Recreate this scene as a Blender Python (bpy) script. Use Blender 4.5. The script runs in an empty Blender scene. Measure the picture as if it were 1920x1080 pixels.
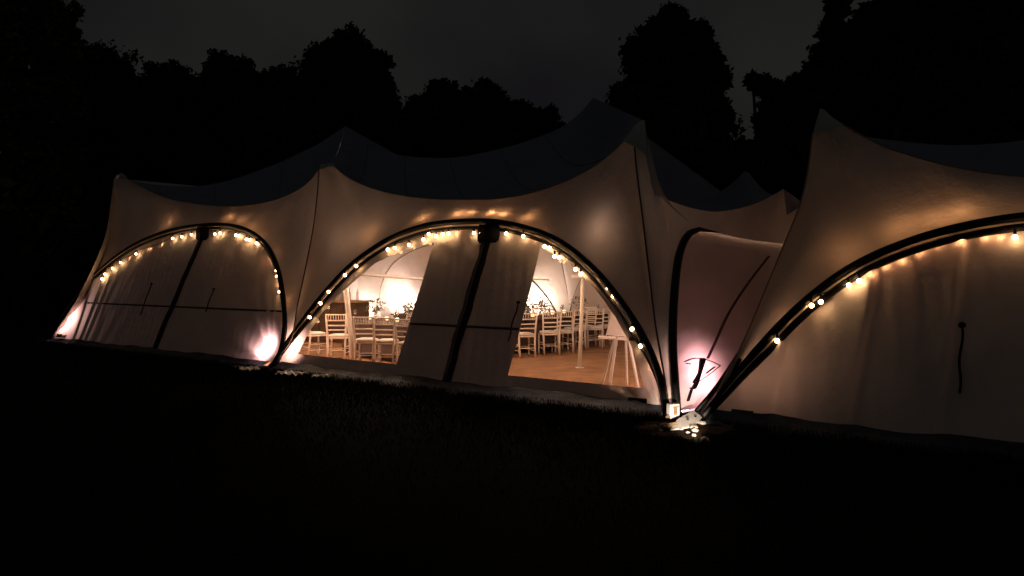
import bpy, bmesh, math, random
import numpy as np
from mathutils import Vector, Matrix
random.seed(7)
RNG = np.random.default_rng(11)
C = bpy.context.scene.collection
R = math.radians

# ------------------------------------------------------------------ camera, world, moonlight, exposure
F, EYE, HY = 1387.0, 1.65, 520.0          # focal length in photo pixels, eye height, horizon row
cam_d = bpy.data.cameras.new('camera')
cam = bpy.data.objects.new('camera', cam_d); C.objects.link(cam)
cam.location = (0, 0, EYE); cam.rotation_euler = (R(90), 0, 0)
cam_d.sensor_width = 36; cam_d.lens = 36 * F / 1920
cam_d.shift_y = -(540 - HY) / 1920
cam_d.clip_end = 2000
bpy.context.scene.camera = cam

sc = bpy.context.scene
w = bpy.data.worlds.new('World'); sc.world = w; w.use_nodes = True
nt = w.node_tree; nt.nodes.clear()
out = nt.nodes.new('ShaderNodeOutputWorld'); bg = nt.nodes.new('ShaderNodeBackground')
sky = nt.nodes.new('ShaderNodeTexSky'); sky.sky_type = 'NISHITA'; sky.sun_disc = False
sky.sun_elevation = R(-4); sky.sun_rotation = R(200)
tc = nt.nodes.new('ShaderNodeTexCoord'); nz = nt.nodes.new('ShaderNodeTexNoise')
nz.inputs['Scale'].default_value = 2.2; nz.inputs['Detail'].default_value = 4
rp = nt.nodes.new('ShaderNodeValToRGB')
rp.color_ramp.elements[0].position = .36; rp.color_ramp.elements[0].color = (.0066, .0060, .0070, 1)
rp.color_ramp.elements[1].position = .66; rp.color_ramp.elements[1].color = (.0142, .0148, .0135, 1)
mx = nt.nodes.new('ShaderNodeVectorMath'); mx.operation = 'MULTIPLY_ADD'
mx.inputs[1].default_value = (.02, .02, .02)
nt.links.new(tc.outputs['Generated'], nz.inputs['Vector']); nt.links.new(nz.outputs['Fac'], rp.inputs[0])
nt.links.new(sky.outputs[0], mx.inputs[0]); nt.links.new(rp.outputs[0], mx.inputs[2])
nt.links.new(mx.outputs[0], bg.inputs[0]); nt.links.new(bg.outputs[0], out.inputs[0])
bg.inputs[1].default_value = 1.0

sd = bpy.data.lights.new('moonlight', 'SUN'); sd.energy = .006; sd.angle = R(12); sd.color = (.85, .92, 1)
so = bpy.data.objects.new('moonlight', sd); C.objects.link(so); so.rotation_euler = (R(48), 0, R(-25))

sc.view_settings.view_transform = 'Standard'; sc.view_settings.look = 'None'
sc.view_settings.exposure = 0; sc.view_settings.gamma = 1; sc.view_settings.use_curve_mapping = False
sc.cycles.max_bounces = 8; sc.cycles.transparent_max_bounces = 12
sc.cycles.sample_clamp_indirect = 4

P_UP = 1.0     # power multipliers
# ------------------------------------------------------------------ survey frame: s along the tent row, b into the tent, z up
def G(px, py):
    y = F * EYE / (py - HY); return Vector(((px - 960) / F * y, y, 0))
_a, _c = G(88, 640), G(1920, 857)
E1 = (_c - _a).normalized(); NB = Vector((-E1.y, E1.x, 0)); O = G(502, 689)
UPV = Vector((0, 0, 1))
def W(s, z, b): return O + E1 * s + NB * b + UPV * z
def loc(v):
    d = v - O; return (d.dot(E1), v.z, d.dot(NB))
def hit(px, py, org, nb, k, b0=0):
    r = Vector(((px - 960) / F, 1, (HY - py) / F)); c0 = Vector((0, 0, EYE))
    t = (k * EYE + b0 + (org - c0).dot(nb)) / (r.dot(nb) - k * r.z)
    return c0 + r * t
def U(px, py, k, b0=0): return loc(hit(px, py, O, NB, k, b0))
KW = .45

# ------------------------------------------------------------------ materials
def mat(name, col, rough=.7, metal=0, noise=0, nscale=8, bump=0, bscale=40, spec=.5, col2=None, emit=None, estr=0, stretch=None):
    m = bpy.data.materials.new(name); m.use_nodes = True; t = m.node_tree
    p = t.nodes['Principled BSDF']
    p.inputs['Base Color'].default_value = (*col, 1); p.inputs['Roughness'].default_value = rough
    p.inputs['Metallic'].default_value = metal; p.inputs['Specular IOR Level'].default_value = spec
    cd = t.nodes.new('ShaderNodeTexCoord'); mp = t.nodes.new('ShaderNodeMapping')
    t.links.new(cd.outputs['Object'], mp.inputs[0])
    if stretch: mp.inputs['Scale'].default_value = stretch
    if noise or col2:
        n = t.nodes.new('ShaderNodeTexNoise'); n.inputs['Scale'].default_value = nscale; n.inputs['Detail'].default_value = 6
        t.links.new(mp.outputs[0], n.inputs['Vector'])
        r = t.nodes.new('ShaderNodeValToRGB'); c2 = col2 or tuple(c * (1 - noise) for c in col)
        r.color_ramp.elements[0].position = .35; r.color_ramp.elements[1].position = .68
        r.color_ramp.elements[0].color = (*c2, 1); r.color_ramp.elements[1].color = (*col, 1)
        t.links.new(n.outputs['Fac'], r.inputs[0]); t.links.new(r.outputs[0], p.inputs['Base Color'])
    if bump:
        n2 = t.nodes.new('ShaderNodeTexNoise'); n2.inputs['Scale'].default_value = bscale; n2.inputs['Detail'].default_value = 5
        t.links.new(mp.outputs[0], n2.inputs['Vector'])
        bm_ = t.nodes.new('ShaderNodeBump'); bm_.inputs['Strength'].default_value = bump; bm_.inputs['Distance'].default_value = .02
        t.links.new(n2.outputs['Fac'], bm_.inputs['Height']); t.links.new(bm_.outputs[0], p.inputs['Normal'])
    if emit:
        p.inputs['Emission Color'].default_value = (*emit, 1); p.inputs['Emission Strength'].default_value = estr
    return m
def fabric(name, col, tcol, trans, bump=.4, bscale=5):
    m = bpy.data.materials.new(name); m.use_nodes = True; t = m.node_tree; t.nodes.clear()
    o = t.nodes.new('ShaderNodeOutputMaterial'); d = t.nodes.new('ShaderNodeBsdfDiffuse'); tr = t.nodes.new('ShaderNodeBsdfTranslucent')
    g = t.nodes.new('ShaderNodeBsdfGlossy'); g.inputs['Roughness'].default_value = .45; g.inputs['Color'].default_value = (.8, .8, .8, 1)
    mi = t.nodes.new('ShaderNodeMixShader'); mi.inputs[0].default_value = trans
    m2 = t.nodes.new('ShaderNodeMixShader'); m2.inputs[0].default_value = .03
    cd = t.nodes.new('ShaderNodeTexCoord'); n = t.nodes.new('ShaderNodeTexNoise'); n.inputs['Scale'].default_value = 1.4; n.inputs['Detail'].default_value = 7
    t.links.new(cd.outputs['Object'], n.inputs['Vector'])
    def ramp(c, f):
        r = t.nodes.new('ShaderNodeValToRGB'); r.color_ramp.elements[0].position = .3; r.color_ramp.elements[1].position = .7
        r.color_ramp.elements[0].color = (*[x * f for x in c], 1); r.color_ramp.elements[1].color = (*c, 1)
        t.links.new(n.outputs['Fac'], r.inputs[0]); return r
    t.links.new(ramp(col, .86).outputs[0], d.inputs['Color']); t.links.new(ramp(tcol, .72).outputs[0], tr.inputs['Color'])
    wv = t.nodes.new('ShaderNodeTexNoise'); wv.inputs['Scale'].default_value = bscale; wv.inputs['Detail'].default_value = 8; wv.inputs['Roughness'].default_value = .6
    t.links.new(cd.outputs['Object'], wv.inputs['Vector'])
    b = t.nodes.new('ShaderNodeBump'); b.inputs['Strength'].default_value = bump; b.inputs['Distance'].default_value = .05
    t.links.new(wv.outputs['Fac'], b.inputs['Height'])
    for q in (d, tr, g): t.links.new(b.outputs[0], q.inputs['Normal'])
    t.links.new(d.outputs[0], mi.inputs[1]); t.links.new(tr.outputs[0], mi.inputs[2])
    t.links.new(mi.outputs[0], m2.inputs[1]); t.links.new(g.outputs[0], m2.inputs[2]); t.links.new(m2.outputs[0], o.inputs[0])
    return m
M = {}
M['canvas'] = fabric('cream_canvas', (.74, .66, .59), (.90, .66, .52), .034)
M['wall'] = fabric('wall_canvas', (.74, .65, .60), (.84, .58, .49), .025, .35, 5)
M['link_wall'] = fabric('link_canvas', (.70, .63, .62), (.80, .56, .54), .0075, .35, 5)
M['weld'] = fabric('weld_strip_canvas', (.66, .58, .50), (.8, .5, .35), .55)
M['link_canopy'] = fabric('link_canopy_canvas', (.74, .66, .59), (.82, .66, .56), .020)
M['cap'] = fabric('double_canvas', (.62, .64, .60), (.5, .45, .4), .02)
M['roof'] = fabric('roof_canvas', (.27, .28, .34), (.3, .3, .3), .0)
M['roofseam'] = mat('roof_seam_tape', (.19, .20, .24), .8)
M['black'] = mat('black_sleeve', (.010, .009, .011), .42, spec=.3, bump=.3, bscale=30, noise=.4)
M['zip'] = mat('zip_flap_canvas', (.012, .011, .016), .9, spec=.1, bump=.8, bscale=9)
M['seam'] = mat('seam_tape', (.09, .05, .045), .8)
M['seam_light'] = mat('seam_welt', (.35, .27, .2), .7)
M['tube_glint'] = mat('pale_tube_glint', (.75, .58, .42), .5)  # pale colour stands for the sheen between the arch tubes
M['skirt'] = mat('mud_flap_plastic', (.065, .08, .115), .7, spec=.08, bump=1, bscale=14, noise=.5, nscale=3)
M['white_pole'] = mat('white_painted_pole', (.85, .80, .76), .35, noise=.12, nscale=5)
M['lime'] = mat('limewashed_wood', (.84, .72, .63), .45, noise=.2, nscale=14)
M['cushion'] = mat('ivory_cushion', (.80, .73, .68), .85, bump=.3, bscale=30, noise=.1)
M['floor'] = mat('coir_matting', (.34, .165, .070), .8, bump=.6, bscale=60, noise=.45, nscale=2.5)
M['table'] = mat('rustic_table_wood', (.10, .055, .030), .5, noise=.5, nscale=6, stretch=(1, 8, 8))
M['cloth'] = mat('brown_runner_cloth', (.06, .034, .024), .9, noise=.4)
M['linen'] = mat('linen', (.75, .68, .62), .9)
M['leaf'] = mat('centrepiece_leaf', (.07, .10, .05), .5, noise=.4)
M['petal'] = mat('pale_petal', (.75, .60, .52), .7)
M['paper'] = mat('white_board', (.85, .82, .80), .5, noise=.05)
M['ink'] = mat('ink', (.2, .15, .13), .7)
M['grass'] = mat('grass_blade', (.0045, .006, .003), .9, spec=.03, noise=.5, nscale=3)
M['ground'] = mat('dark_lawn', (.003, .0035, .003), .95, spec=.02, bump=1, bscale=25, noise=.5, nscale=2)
M['soil'] = mat('trampled_soil', (.035, .021, .012), .95, bump=1, bscale=30, noise=.6, nscale=8, spec=.05)
M['bark'] = mat('bark', (.03, .024, .018), .95, bump=1, bscale=8)
M['foliage'] = mat('tree_foliage', (.035, .045, .018), .7, noise=.4, nscale=.6, spec=.3)
M['foliage_pale'] = mat('willow_foliage', (.12, .12, .06), .6, noise=.4, nscale=.6)
M['metal'] = mat('galvanised_plate', (.82, .80, .76), .5, metal=0, noise=.12, nscale=20)
M['stone'] = mat('pale_stone', (.55, .50, .42), .8, bump=.8, bscale=20, noise=.35, nscale=9)
M['timber'] = mat('timber_block', (.36, .23, .12), .7, noise=.4, nscale=10, stretch=(1, 6, 6))
M['lamp_body'] = mat('lamp_body', (.02, .02, .02), .4)
M['wire'] = mat('black_cable', (.015, .012, .01), .6)
M['bulb'] = mat('warm_bulb', (1, .8, .6), .3, emit=(1, .58, .27), estr=24)
M['bulb_inner'] = mat('warm_bulb_inside', (1, .8, .6), .3, emit=(1, .54, .24), estr=700)
M['bulb_wall'] = mat('warm_bulb_wall', (1, .8, .6), .3, emit=(1, .55, .26), estr=420)
M['candle'] = mat('candle_glass', (1, .8, .6), .3, emit=(1, .6, .3), estr=3)
M['lamp_glow'] = mat('lamp_lens', (1, .9, .85), .3, emit=(1, .78, .68), estr=30)
def glassmat(name, tint, fac, rough):
    m = bpy.data.materials.new(name); m.use_nodes = True; t = m.node_tree; t.nodes.clear()
    o = t.nodes.new('ShaderNodeOutputMaterial'); a = t.nodes.new('ShaderNodeBsdfTransparent'); a.inputs[0].default_value = (*tint, 1)
    g = t.nodes.new('ShaderNodeBsdfGlossy'); g.inputs['Roughness'].default_value = rough
    x = t.nodes.new('ShaderNodeMixShader'); x.inputs[0].default_value = fac
    n = t.nodes.new('ShaderNodeTexNoise'); n.inputs['Scale'].default_value = 3; b = t.nodes.new('ShaderNodeBump'); b.inputs['Strength'].default_value = .5
    t.links.new(n.outputs['Fac'], b.inputs['Height']); t.links.new(b.outputs[0], g.inputs['Normal'])
    t.links.new(a.outputs[0], x.inputs[1]); t.links.new(g.outputs[0], x.inputs[2]); t.links.new(x.outputs[0], o.inputs[0]); return m
M['vinyl'] = glassmat('clear_vinyl', (.95, .93, .91), .04, .12)
M['glass'] = glassmat('drinking_glass', (.86, .86, .86), .28, .08)

# ------------------------------------------------------------------ helpers
def link(name, me, parent=None, m=None, smooth=False):
    o = bpy.data.objects.new(name, me); C.objects.link(o)
    if m is not None and not me.materials: me.materials.append(m)
    if smooth and len(me.polygons): me.polygons.foreach_set('use_smooth', [True] * len(me.polygons))
    if parent is not None: o.parent = parent
    return o
def pydata(name, vs, fs, m, parent=None, smooth=True):
    me = bpy.data.meshes.new(name)
    if parent is not None and parent.matrix_world is not None:
        off = parent['_o'] if '_o' in parent else (0, 0, 0)
        vs = [(v[0] - off[0], v[1] - off[1], v[2] - off[2]) for v in vs]
    me.from_pydata([tuple(v) for v in vs], [], fs); me.update()
    return link(name, me, parent, m, smooth)
def thing(name, label, cat, loc=(0, 0, 0), rz=0, group=None, worldparts=False):
    o = bpy.data.objects.new(name, None); C.objects.link(o); o.location = loc; o.rotation_euler = (0, 0, rz)
    o.empty_display_size = .2
    o['label'] = label; o['category'] = cat
    if group: o['group'] = group
    if worldparts: o['_o'] = tuple(loc)
    return o
def tag(o, label, cat, group=None):
    o['label'] = label; o['category'] = cat
    if group: o['group'] = group
    return o
def bmo(name, bm, m, parent=None, smooth=False):
    me = bpy.data.meshes.new(name); bm.to_mesh(me); bm.free(); return link(name, me, parent, m, smooth)
def box(bm, c, s, rot=None):
    g = bmesh.ops.create_cube(bm, size=1)['verts']
    mtx = Matrix.Translation(c) @ (rot.to_4x4() if rot else Matrix()) @ Matrix.Diagonal((*s, 1))
    bmesh.ops.transform(bm, matrix=mtx, verts=g); return g
def tube(bm, pts, r, n=8, cap=True, flat=1.0):
    pts = [Vector(p) for p in pts]; rs = r if isinstance(r, (list, tuple)) else [r] * len(pts); rings = []
    up = Vector((0, 0, 1)); prev = None
    for i, p in enumerate(pts):
        t = (pts[min(i + 1, len(pts) - 1)] - pts[max(i - 1, 0)]).normalized()
        if prev is None:
            a = t.cross(up)
            if a.length < .05: a = t.cross(Vector((1, 0, 0)))
            a.normalize()
        else: a = (prev - t * prev.dot(t)).normalized()
        b = t.cross(a); prev = a
        rings.append([bm.verts.new(p + (a * math.cos(2 * math.pi * k / n) + b * math.sin(2 * math.pi * k / n) * flat) * rs[i]) for k in range(n)])
    for i in range(len(rings) - 1):
        for k in range(n): bm.faces.new((rings[i][k], rings[i][(k + 1) % n], rings[i + 1][(k + 1) % n], rings[i + 1][k]))
    if cap: bm.faces.new(rings[0][::-1]); bm.faces.new(rings[-1])
def lathe(bm, prof, n=12, c=(0, 0, 0)):
    rings = [[bm.verts.new((c[0] + r * math.cos(2 * math.pi * k / n), c[1] + r * math.sin(2 * math.pi * k / n), c[2] + z)) for k in range(n)] for r, z in prof]
    for i in range(len(rings) - 1):
        for k in range(n): bm.faces.new((rings[i][k], rings[i][(k + 1) % n], rings[i + 1][(k + 1) % n], rings[i + 1][k]))
def tubeobj(name, pts, r, m, parent, n=8, flat=1.0):
    off = Vector(parent['_o']) if parent is not None and '_o' in parent else Vector((0, 0, 0))
    bm = bmesh.new(); tube(bm, [Vector(p) - off for p in pts], r, n, True, flat); return bmo(name, bm, m, parent, True)
def catmull(pts, n):
    P = [np.array(p, float) for p in pts]; P = [2 * P[0] - P[1]] + P + [2 * P[-1] - P[-2]]
    seg = [np.linalg.norm(P[i + 1] - P[i]) for i in range(1, len(P) - 2)]
    dense = []
    for i in range(1, len(P) - 2):
        d0 = max(np.linalg.norm(P[i] - P[i - 1]), 1e-6) ** .5; d1 = max(seg[i - 1], 1e-6) ** .5; d2 = max(np.linalg.norm(P[i + 2] - P[i + 1]), 1e-6) ** .5
        m1 = (P[i + 1] - P[i]) + d1 * ((P[i] - P[i - 1]) / d0 - (P[i + 1] - P[i - 1]) / (d0 + d1))
        m2 = (P[i + 1] - P[i]) + d1 * ((P[i + 2] - P[i + 1]) / d2 - (P[i + 2] - P[i]) / (d1 + d2))
        for t in np.linspace(0, 1, 16, endpoint=False):
            dense.append((2 * t**3 - 3 * t**2 + 1) * P[i] + (t**3 - 2 * t**2 + t) * m1 + (-2 * t**3 + 3 * t**2) * P[i + 1] + (t**3 - t**2) * m2)
    dense.append(P[-2]); D = np.array(dense)
    L = np.concatenate([[0], np.cumsum(np.linalg.norm(np.diff(D, axis=0), axis=1))])
    q = np.linspace(0, L[-1], n); return np.stack([np.interp(q, L, D[:, j]) for j in range(3)], 1)
def polyline(pieces, counts):
    out_ = []
    for p, n in zip(pieces, counts):
        c = catmull(p, n + 1); out_.append(c[:-1]); last = c[-1]
    out_.append(np.array([last])); return np.concatenate(out_)
def Wn(a): return [W(*p) for p in a]                       # local (s,z,b) -> world
def mir(a):                                                # far side of the tent; its link end is lower
    a = np.array(a, float).copy(); a[:, 2] = 10 - a[:, 2]
    for p in a:
        if 3.5 < p[0] < 8.25: t = (p[0] - 3.5) / 3.2; t = min(1, t); p[1] *= 1 - .40 * t * t * (3 - 2 * t)
    return a
def loft(name, A, B, nv, m, parent, fn=None, frame=W, thick=0):
    A = np.array(A); B = np.array(B); n = len(A); vs = []; fs = []
    for j in range(nv + 1):
        v = j / nv
        for i in range(n):
            p = A[i] * (1 - v) + B[i] * v
            if fn: p = fn(p, i / (n - 1), v)
            vs.append(frame(*p))
    for j in range(nv):
        for i in range(n - 1):
            a = j * n + i; fs.append((a, a + 1, a + n + 1, a + n))
    return pydata(name, vs, fs, m, parent)

# ------------------------------------------------------------------ ground and floor
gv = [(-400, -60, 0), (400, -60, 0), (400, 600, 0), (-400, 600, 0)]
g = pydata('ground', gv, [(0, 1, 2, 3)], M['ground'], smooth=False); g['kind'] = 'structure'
fv = [W(-9.2, .004, .12), W(7.95, .004, .12), W(7.95, .004, 9.9), W(-9.2, .004, 9.9)]
g = pydata('floor', fv, [(0, 1, 2, 3)], M['floor'], smooth=False); g['kind'] = 'structure'

# ------------------------------------------------------------------ the marquees
MAIN = thing('marquee', 'long cream marquee with two lit arches, clear windows and wavy dark roof, left and centre', 'marquee', tuple(W(-.5, 0, 5)), worldparts=True)
SIDE = thing('marquee', 'nearer cream marquee at the right edge with one wide arch and no windows', 'marquee', tuple(W(12, 0, 5)), worldparts=True)

def px_arch(pts): return [U(x, y, KW) for x, y in pts]
ARCH1 = px_arch([(92, 640), (112, 606), (135, 572), (165, 533), (200, 499), (250, 463), (310, 437), (375, 424), (430, 423), (475, 437), (505, 464), (525, 508), (535, 565), (537, 620), (526, 672), (518, 689)])
ARCH2 = px_arch([(512, 690), (528, 664), (556, 624), (600, 565), (660, 500), (730, 451), (800, 425), (890, 416), (950, 420), (1040, 448), (1110, 500), (1170, 572), (1215, 645), (1240, 708), (1253, 776)])
A4v = [U(x, y, KW) for x, y in [(1316, 786), (1350, 745), (1400, 683), (1500, 577), (1600, 502), (1700, 457), (1800, 428), (1920, 408)]]
A4 = A4v + [(12.15, 2.30, 2.30 * KW), (13.4, 2.12, 2.12 * KW), (14.5, 1.55, 1.55 * KW), (15.3, .75, .75 * KW), (15.8, 0, 0)]
SEAMB = [(0, 0, 0)] + [U(x, y, .3) for x, y in [(545, 640), (560, 570), (575, 500), (590, 420), (597, 360), (600, 312)]]
SEAMC = [U(1258, 776, 0)] + [U(x, y, .3) for x, y in [(1246, 700), (1232, 620), (1217, 500), (1205, 400), (1195, 320), (1190, 262)]]
PKC = U(1207, 226, .3)
def rimpts(px, b0, b1, bm_): # rim in local coordinates: set back b0 at one mast, bm_ mid, b1 at the other
    n = len(px); r = []
    for i, (x, y) in enumerate(px):
        t = i / (n - 1); b = (b0 * (1 - t) + b1 * t) * (1 - 4 * t * (1 - t)) + bm_ * 4 * t * (1 - t); r.append(U(x, y, 0, b))
    return r
RIM1 = rimpts([(228, 328), (262, 348), (310, 370), (360, 381), (410, 386), (470, 384), (520, 373), (560, 355), (585, 335), (597, 318)], 1.3, 1.15, 1.5)
RIM2 = rimpts([(622, 308), (650, 331), (690, 350), (740, 364), (800, 372), (870, 374), (940, 372), (1000, 361), (1060, 340), (1110, 314), (1150, 284), (1172, 262)], 1.15, 1.2, 1.5)
LEFT = [U(92, 640, 0)] + [U(x, y, .3) for x, y in [(132, 582), (152, 546), (180, 488), (198, 440), (207, 385), (213, 335)]]

n1, n2, n3 = 26, 60, 26
def tsag(a):
    def f(p, u, v):
        q = p.copy(); q[2] += a * math.sin(math.pi * v) * math.sin(math.pi * min(1, max(0, u))) ** .6
        q[2] += .012 * math.sin(q[0] * 9 + q[1] * 4) * v * (1 - v) * 2 + .006 * math.sin(u * 260 + 3 * math.sin(v * 5)) * math.sin(math.pi * v) * abs(2 * u - 1)
        return q
    return f
def arch_line(A, n):
    return catmull(A, n)
up1 = polyline([LEFT, [LEFT[-1], RIM1[0]], RIM1, [RIM1[-1], SEAMB[-1]], SEAMB[::-1]], [n1, 4, n2, 3, n3])
up2 = polyline([SEAMB, [SEAMB[-1], RIM2[0]], RIM2, [RIM2[-1], U(1190, 240, .3)], [U(1190, 240, .3), SEAMC[-1]], SEAMC[::-1]], [n1, 3, n2, 3, 2, n3])
ar1 = arch_line(ARCH1, len(up1)); ar2 = arch_line(ARCH2, len(up2))
c1 = loft('canopy_panel', ar1, up1, 14, M['canvas'], MAIN, tsag(.12))
c2 = loft('canopy_panel', ar2, up2, 14, M['canvas'], MAIN, tsag(.14))
# the far side of the tent mirrors the near side
FARCH1 = [(a, z, .40 * z) for a, z in [(-7.4, 0), (-7.3, .6), (-7.04, 1.2), (-6.2, 2.0), (-4.94, 2.51), (-3.7, 2.68), (-2.3, 2.45), (-1.25, 2.0), (-.53, 1.45), (-.1, .8), (.1, 0)]]
fa1 = arch_line(FARCH1, len(up1))
loft('canopy_panel', mir(fa1), mir(up1), 10, M['canvas'], MAIN, None)
loft('canopy_panel', mir(ar2), mir(up2), 10, M['canvas'], MAIN, None)
# ridge and roofs
def ridge(px, b=5): return [U(x, y, 0, b) for x, y in px]
RID1 = ridge([(232, 336), (290, 346), (367, 349), (430, 338), (489, 318), (535, 300), (570, 283), (600, 268), (627, 250), (648, 236)])
RID2 = ridge([(648, 236), (680, 265), (707, 281), (745, 290), (787, 295), (853, 295), (920, 283), (987, 265), (1053, 238), (1087, 212), (1104, 193), (1112, 183)])
RID3 = ridge([(1112, 183), (1119, 193), (1137, 213), (1162, 240), (1190, 270), (1222, 302), (1262, 334), (1305, 362), (1335, 367), (1360, 353), (1385, 333), (1399, 319), (1415, 338), (1440, 362), (1480, 375)])
r1 = catmull(RIM1, 40); r2 = polyline([[SEAMB[-1], RIM2[0]], RIM2, [RIM2[-1], U(1190, 240, .3)], [U(1190, 240, .3), PKC]], [3, 44, 3, 3])
R1 = catmull(RID1, 40); R2 = catmull(RID2, len(r2))
def rsag(p, u, v): q = p.copy(); q[1] -= .35 * math.sin(math.pi * v); return q
def roof_seams(a, b, us, sag, par):
    for u in us:
        i = int(u * (len(a) - 1)); pts = []
        for v in np.linspace(0, 1, 13): p = np.array(a[i]) * (1 - v) + np.array(b[i]) * v; p = sag(p, i / (len(a) - 1), v) if sag else p; pts.append(W(p[0], p[1] + .004, p[2]))
        tubeobj('roof_seam', pts, .010, M['roofseam'], par, 5)
def rsag2(p, u, v): q = p.copy(); q[1] -= .35 * math.sin(math.pi * v) * min(1, (1 - u) * 6); return q
for a, b, fs_ in ((r1, R1, rsag), (r2, R2, rsag2)):
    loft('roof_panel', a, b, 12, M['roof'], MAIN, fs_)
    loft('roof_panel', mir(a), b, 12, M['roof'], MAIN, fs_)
# left end wall
LL = catmull(LEFT, 20); LE = polyline([[tuple(p) for p in LL], [LL[-1], RIM1[0]]], [19, 3])
MID = np.array([[LL[0][0] - .2, z, 5] for z in np.linspace(0, RID1[0][1], len(LE))]); MID[:, 0] += np.linspace(0, RID1[0][0] - LL[0][0] + .2, len(LE)) ** 1
loft('end_wall', LE, MID, 8, M['wall'], MAIN); loft('end_wall', mir(LE), MID, 8, M['wall'], MAIN)

# link section between the tents (recessed, seen beside the right-hand foot)
FC = G(1266, 777); FE = FC + Vector((3.23, 2.6, 0)); E3 = (FE - FC).normalized(); NB3 = Vector((-E3.y, E3.x, 0))
def W0(x, y, z): return Vector((x, y, z))
def U3(px, py, k=.3, b0=0): v = hit(px, py, FC, NB3, k, b0); return (v.x, v.y, v.z)
ARCH3 = [tuple(FC), *[U3(x, y) for x, y in [(1262, 720), (1258, 640), (1262, 540), (1272, 472), (1288, 440), (1308, 430), (1345, 436), (1400, 448), (1478, 458)]]]
RIM3 = [U3(x, y, 0, .9) for x, y in [(1227, 367), (1265, 380), (1300, 391), (1343, 397), (1404, 386), (1440, 371), (1469, 354)]]
up3 = polyline([[tuple(W(*p)) for p in SEAMC], [tuple(W(*SEAMC[-1])), tuple(W(*PKC))],
                [tuple(W(*PKC)), tuple(W(*U(1212, 293, .32))), tuple(W(*U(1220, 340, .34))), RIM3[0]], RIM3,
                [RIM3[-1], U3(1475, 403, 0, .8)], [U3(1475, 403, 0, .8), U3(1500, 388, 0, .8)], [U3(1500, 388, 0, .8), U3(1490, 450, .3)]], [22, 3, 10, 26, 4, 3, 4])
ar3 = polyline([ARCH3[:7], ARCH3[6:]], [34, len(up3) - 35])
loft('canopy_panel', ar3, up3, 10, M['link_canopy'], MAIN, None, W0)
rim3w = polyline([[tuple(W(*PKC)), tuple(W(*U(1212, 293, .32))), tuple(W(*U(1220, 340, .34))), RIM3[0]], RIM3], [10, 30])
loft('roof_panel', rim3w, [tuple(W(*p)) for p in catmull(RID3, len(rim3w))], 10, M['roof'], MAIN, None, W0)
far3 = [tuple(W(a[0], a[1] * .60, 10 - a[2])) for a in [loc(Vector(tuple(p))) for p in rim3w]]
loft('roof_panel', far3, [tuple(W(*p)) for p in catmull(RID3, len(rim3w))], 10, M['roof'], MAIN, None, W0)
en = [Vector(RIM3[-1]), Vector(U3(1475, 403, 0, .8)), Vector(U3(1500, 388, 0, .8))]
pydata('roof_panel', en + [p + NB * 2.2 + E1 * .3 - UPV * .5 for p in en], [(0, 1, 4, 3), (1, 2, 5, 4)], M['roof'], MAIN)
# recessed link wall
base3 = np.array([tuple(FC.lerp(FE, max(0, min(1, t)))) for t in np.linspace(0, 1, 60)]); base3[:, 2] = .10
top3 = catmull(ARCH3, 60)
def f3(p, u, v):
    q = p.copy(); k = .02 * math.sin(q[2] * 24 + 5 * math.sin(u * 7)) * math.exp(-((q[2] - .75) / .5) ** 2) * v
    q[0] += NB3.x * (k + .05); q[1] += NB3.y * (k + .05); return q
s3 = np.array([(Vector(p) - FC).dot(E3) for p in top3]); Lg = (FE - FC).length
base3 = np.array([tuple(FC + E3 * max(.02, min(Lg, s * 1.0))) for s in s3]); base3[:, 2] = .015
WALL3 = loft('side_wall', top3, base3, 26, M['link_wall'], MAIN, f3, W0)

# nearer tent at the right
EDGE4 = [U(1318, 786, 0)] + [U(x, y, .3) for x, y in [(1352, 722), (1398, 632), (1440, 532), (1478, 440), (1500, 385), (1514, 325), (1524, 250)]]
RIM4 = [U(x, y, 0, b) for x, y, b in [(1540, 205, 1.25), (1562, 222, 1.27), (1590, 239, 1.3), (1645, 268, 1.35), (1700, 289, 1.4), (1760, 306, 1.5), (1840, 322, 1.5), (1920, 331, 1.5)]]
zr = RIM4[-1][1]
RIM4 += [(12.2, zr - .03, 1.5), (13.2, zr + .03, 1.45), (14.6, 2.95, 1.4), (15.8, 3.7, 1.3)]
up4 = polyline([EDGE4, [EDGE4[-1], RIM4[0]], RIM4, [RIM4[-1], (15.9, 1.8, .5), (15.9, 0, 0)]], [26, 4, 70, 14])
ar4 = catmull(A4, len(up4))
loft('canopy_panel', ar4, up4, 14, M['canvas'], SIDE, tsag(.12)); loft('canopy_panel', mir(ar4), mir(up4), 8, M['canvas'], SIDE)
r4 = catmull(RIM4, 50); RID4 = ridge([(1562, 238), (1612, 254), (1700, 266), (1783, 272), (1850, 270), (1920, 262)]) + [(15.0, 4.6, 5), (15.8, 5.4, 5)]
RR4 = catmull(RID4, 50)
loft('roof_panel', r4, RR4, 10, M['roof'], SIDE, rsag); loft('roof_panel', mir(r4), RR4, 10, M['roof'], SIDE, rsag)

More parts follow.
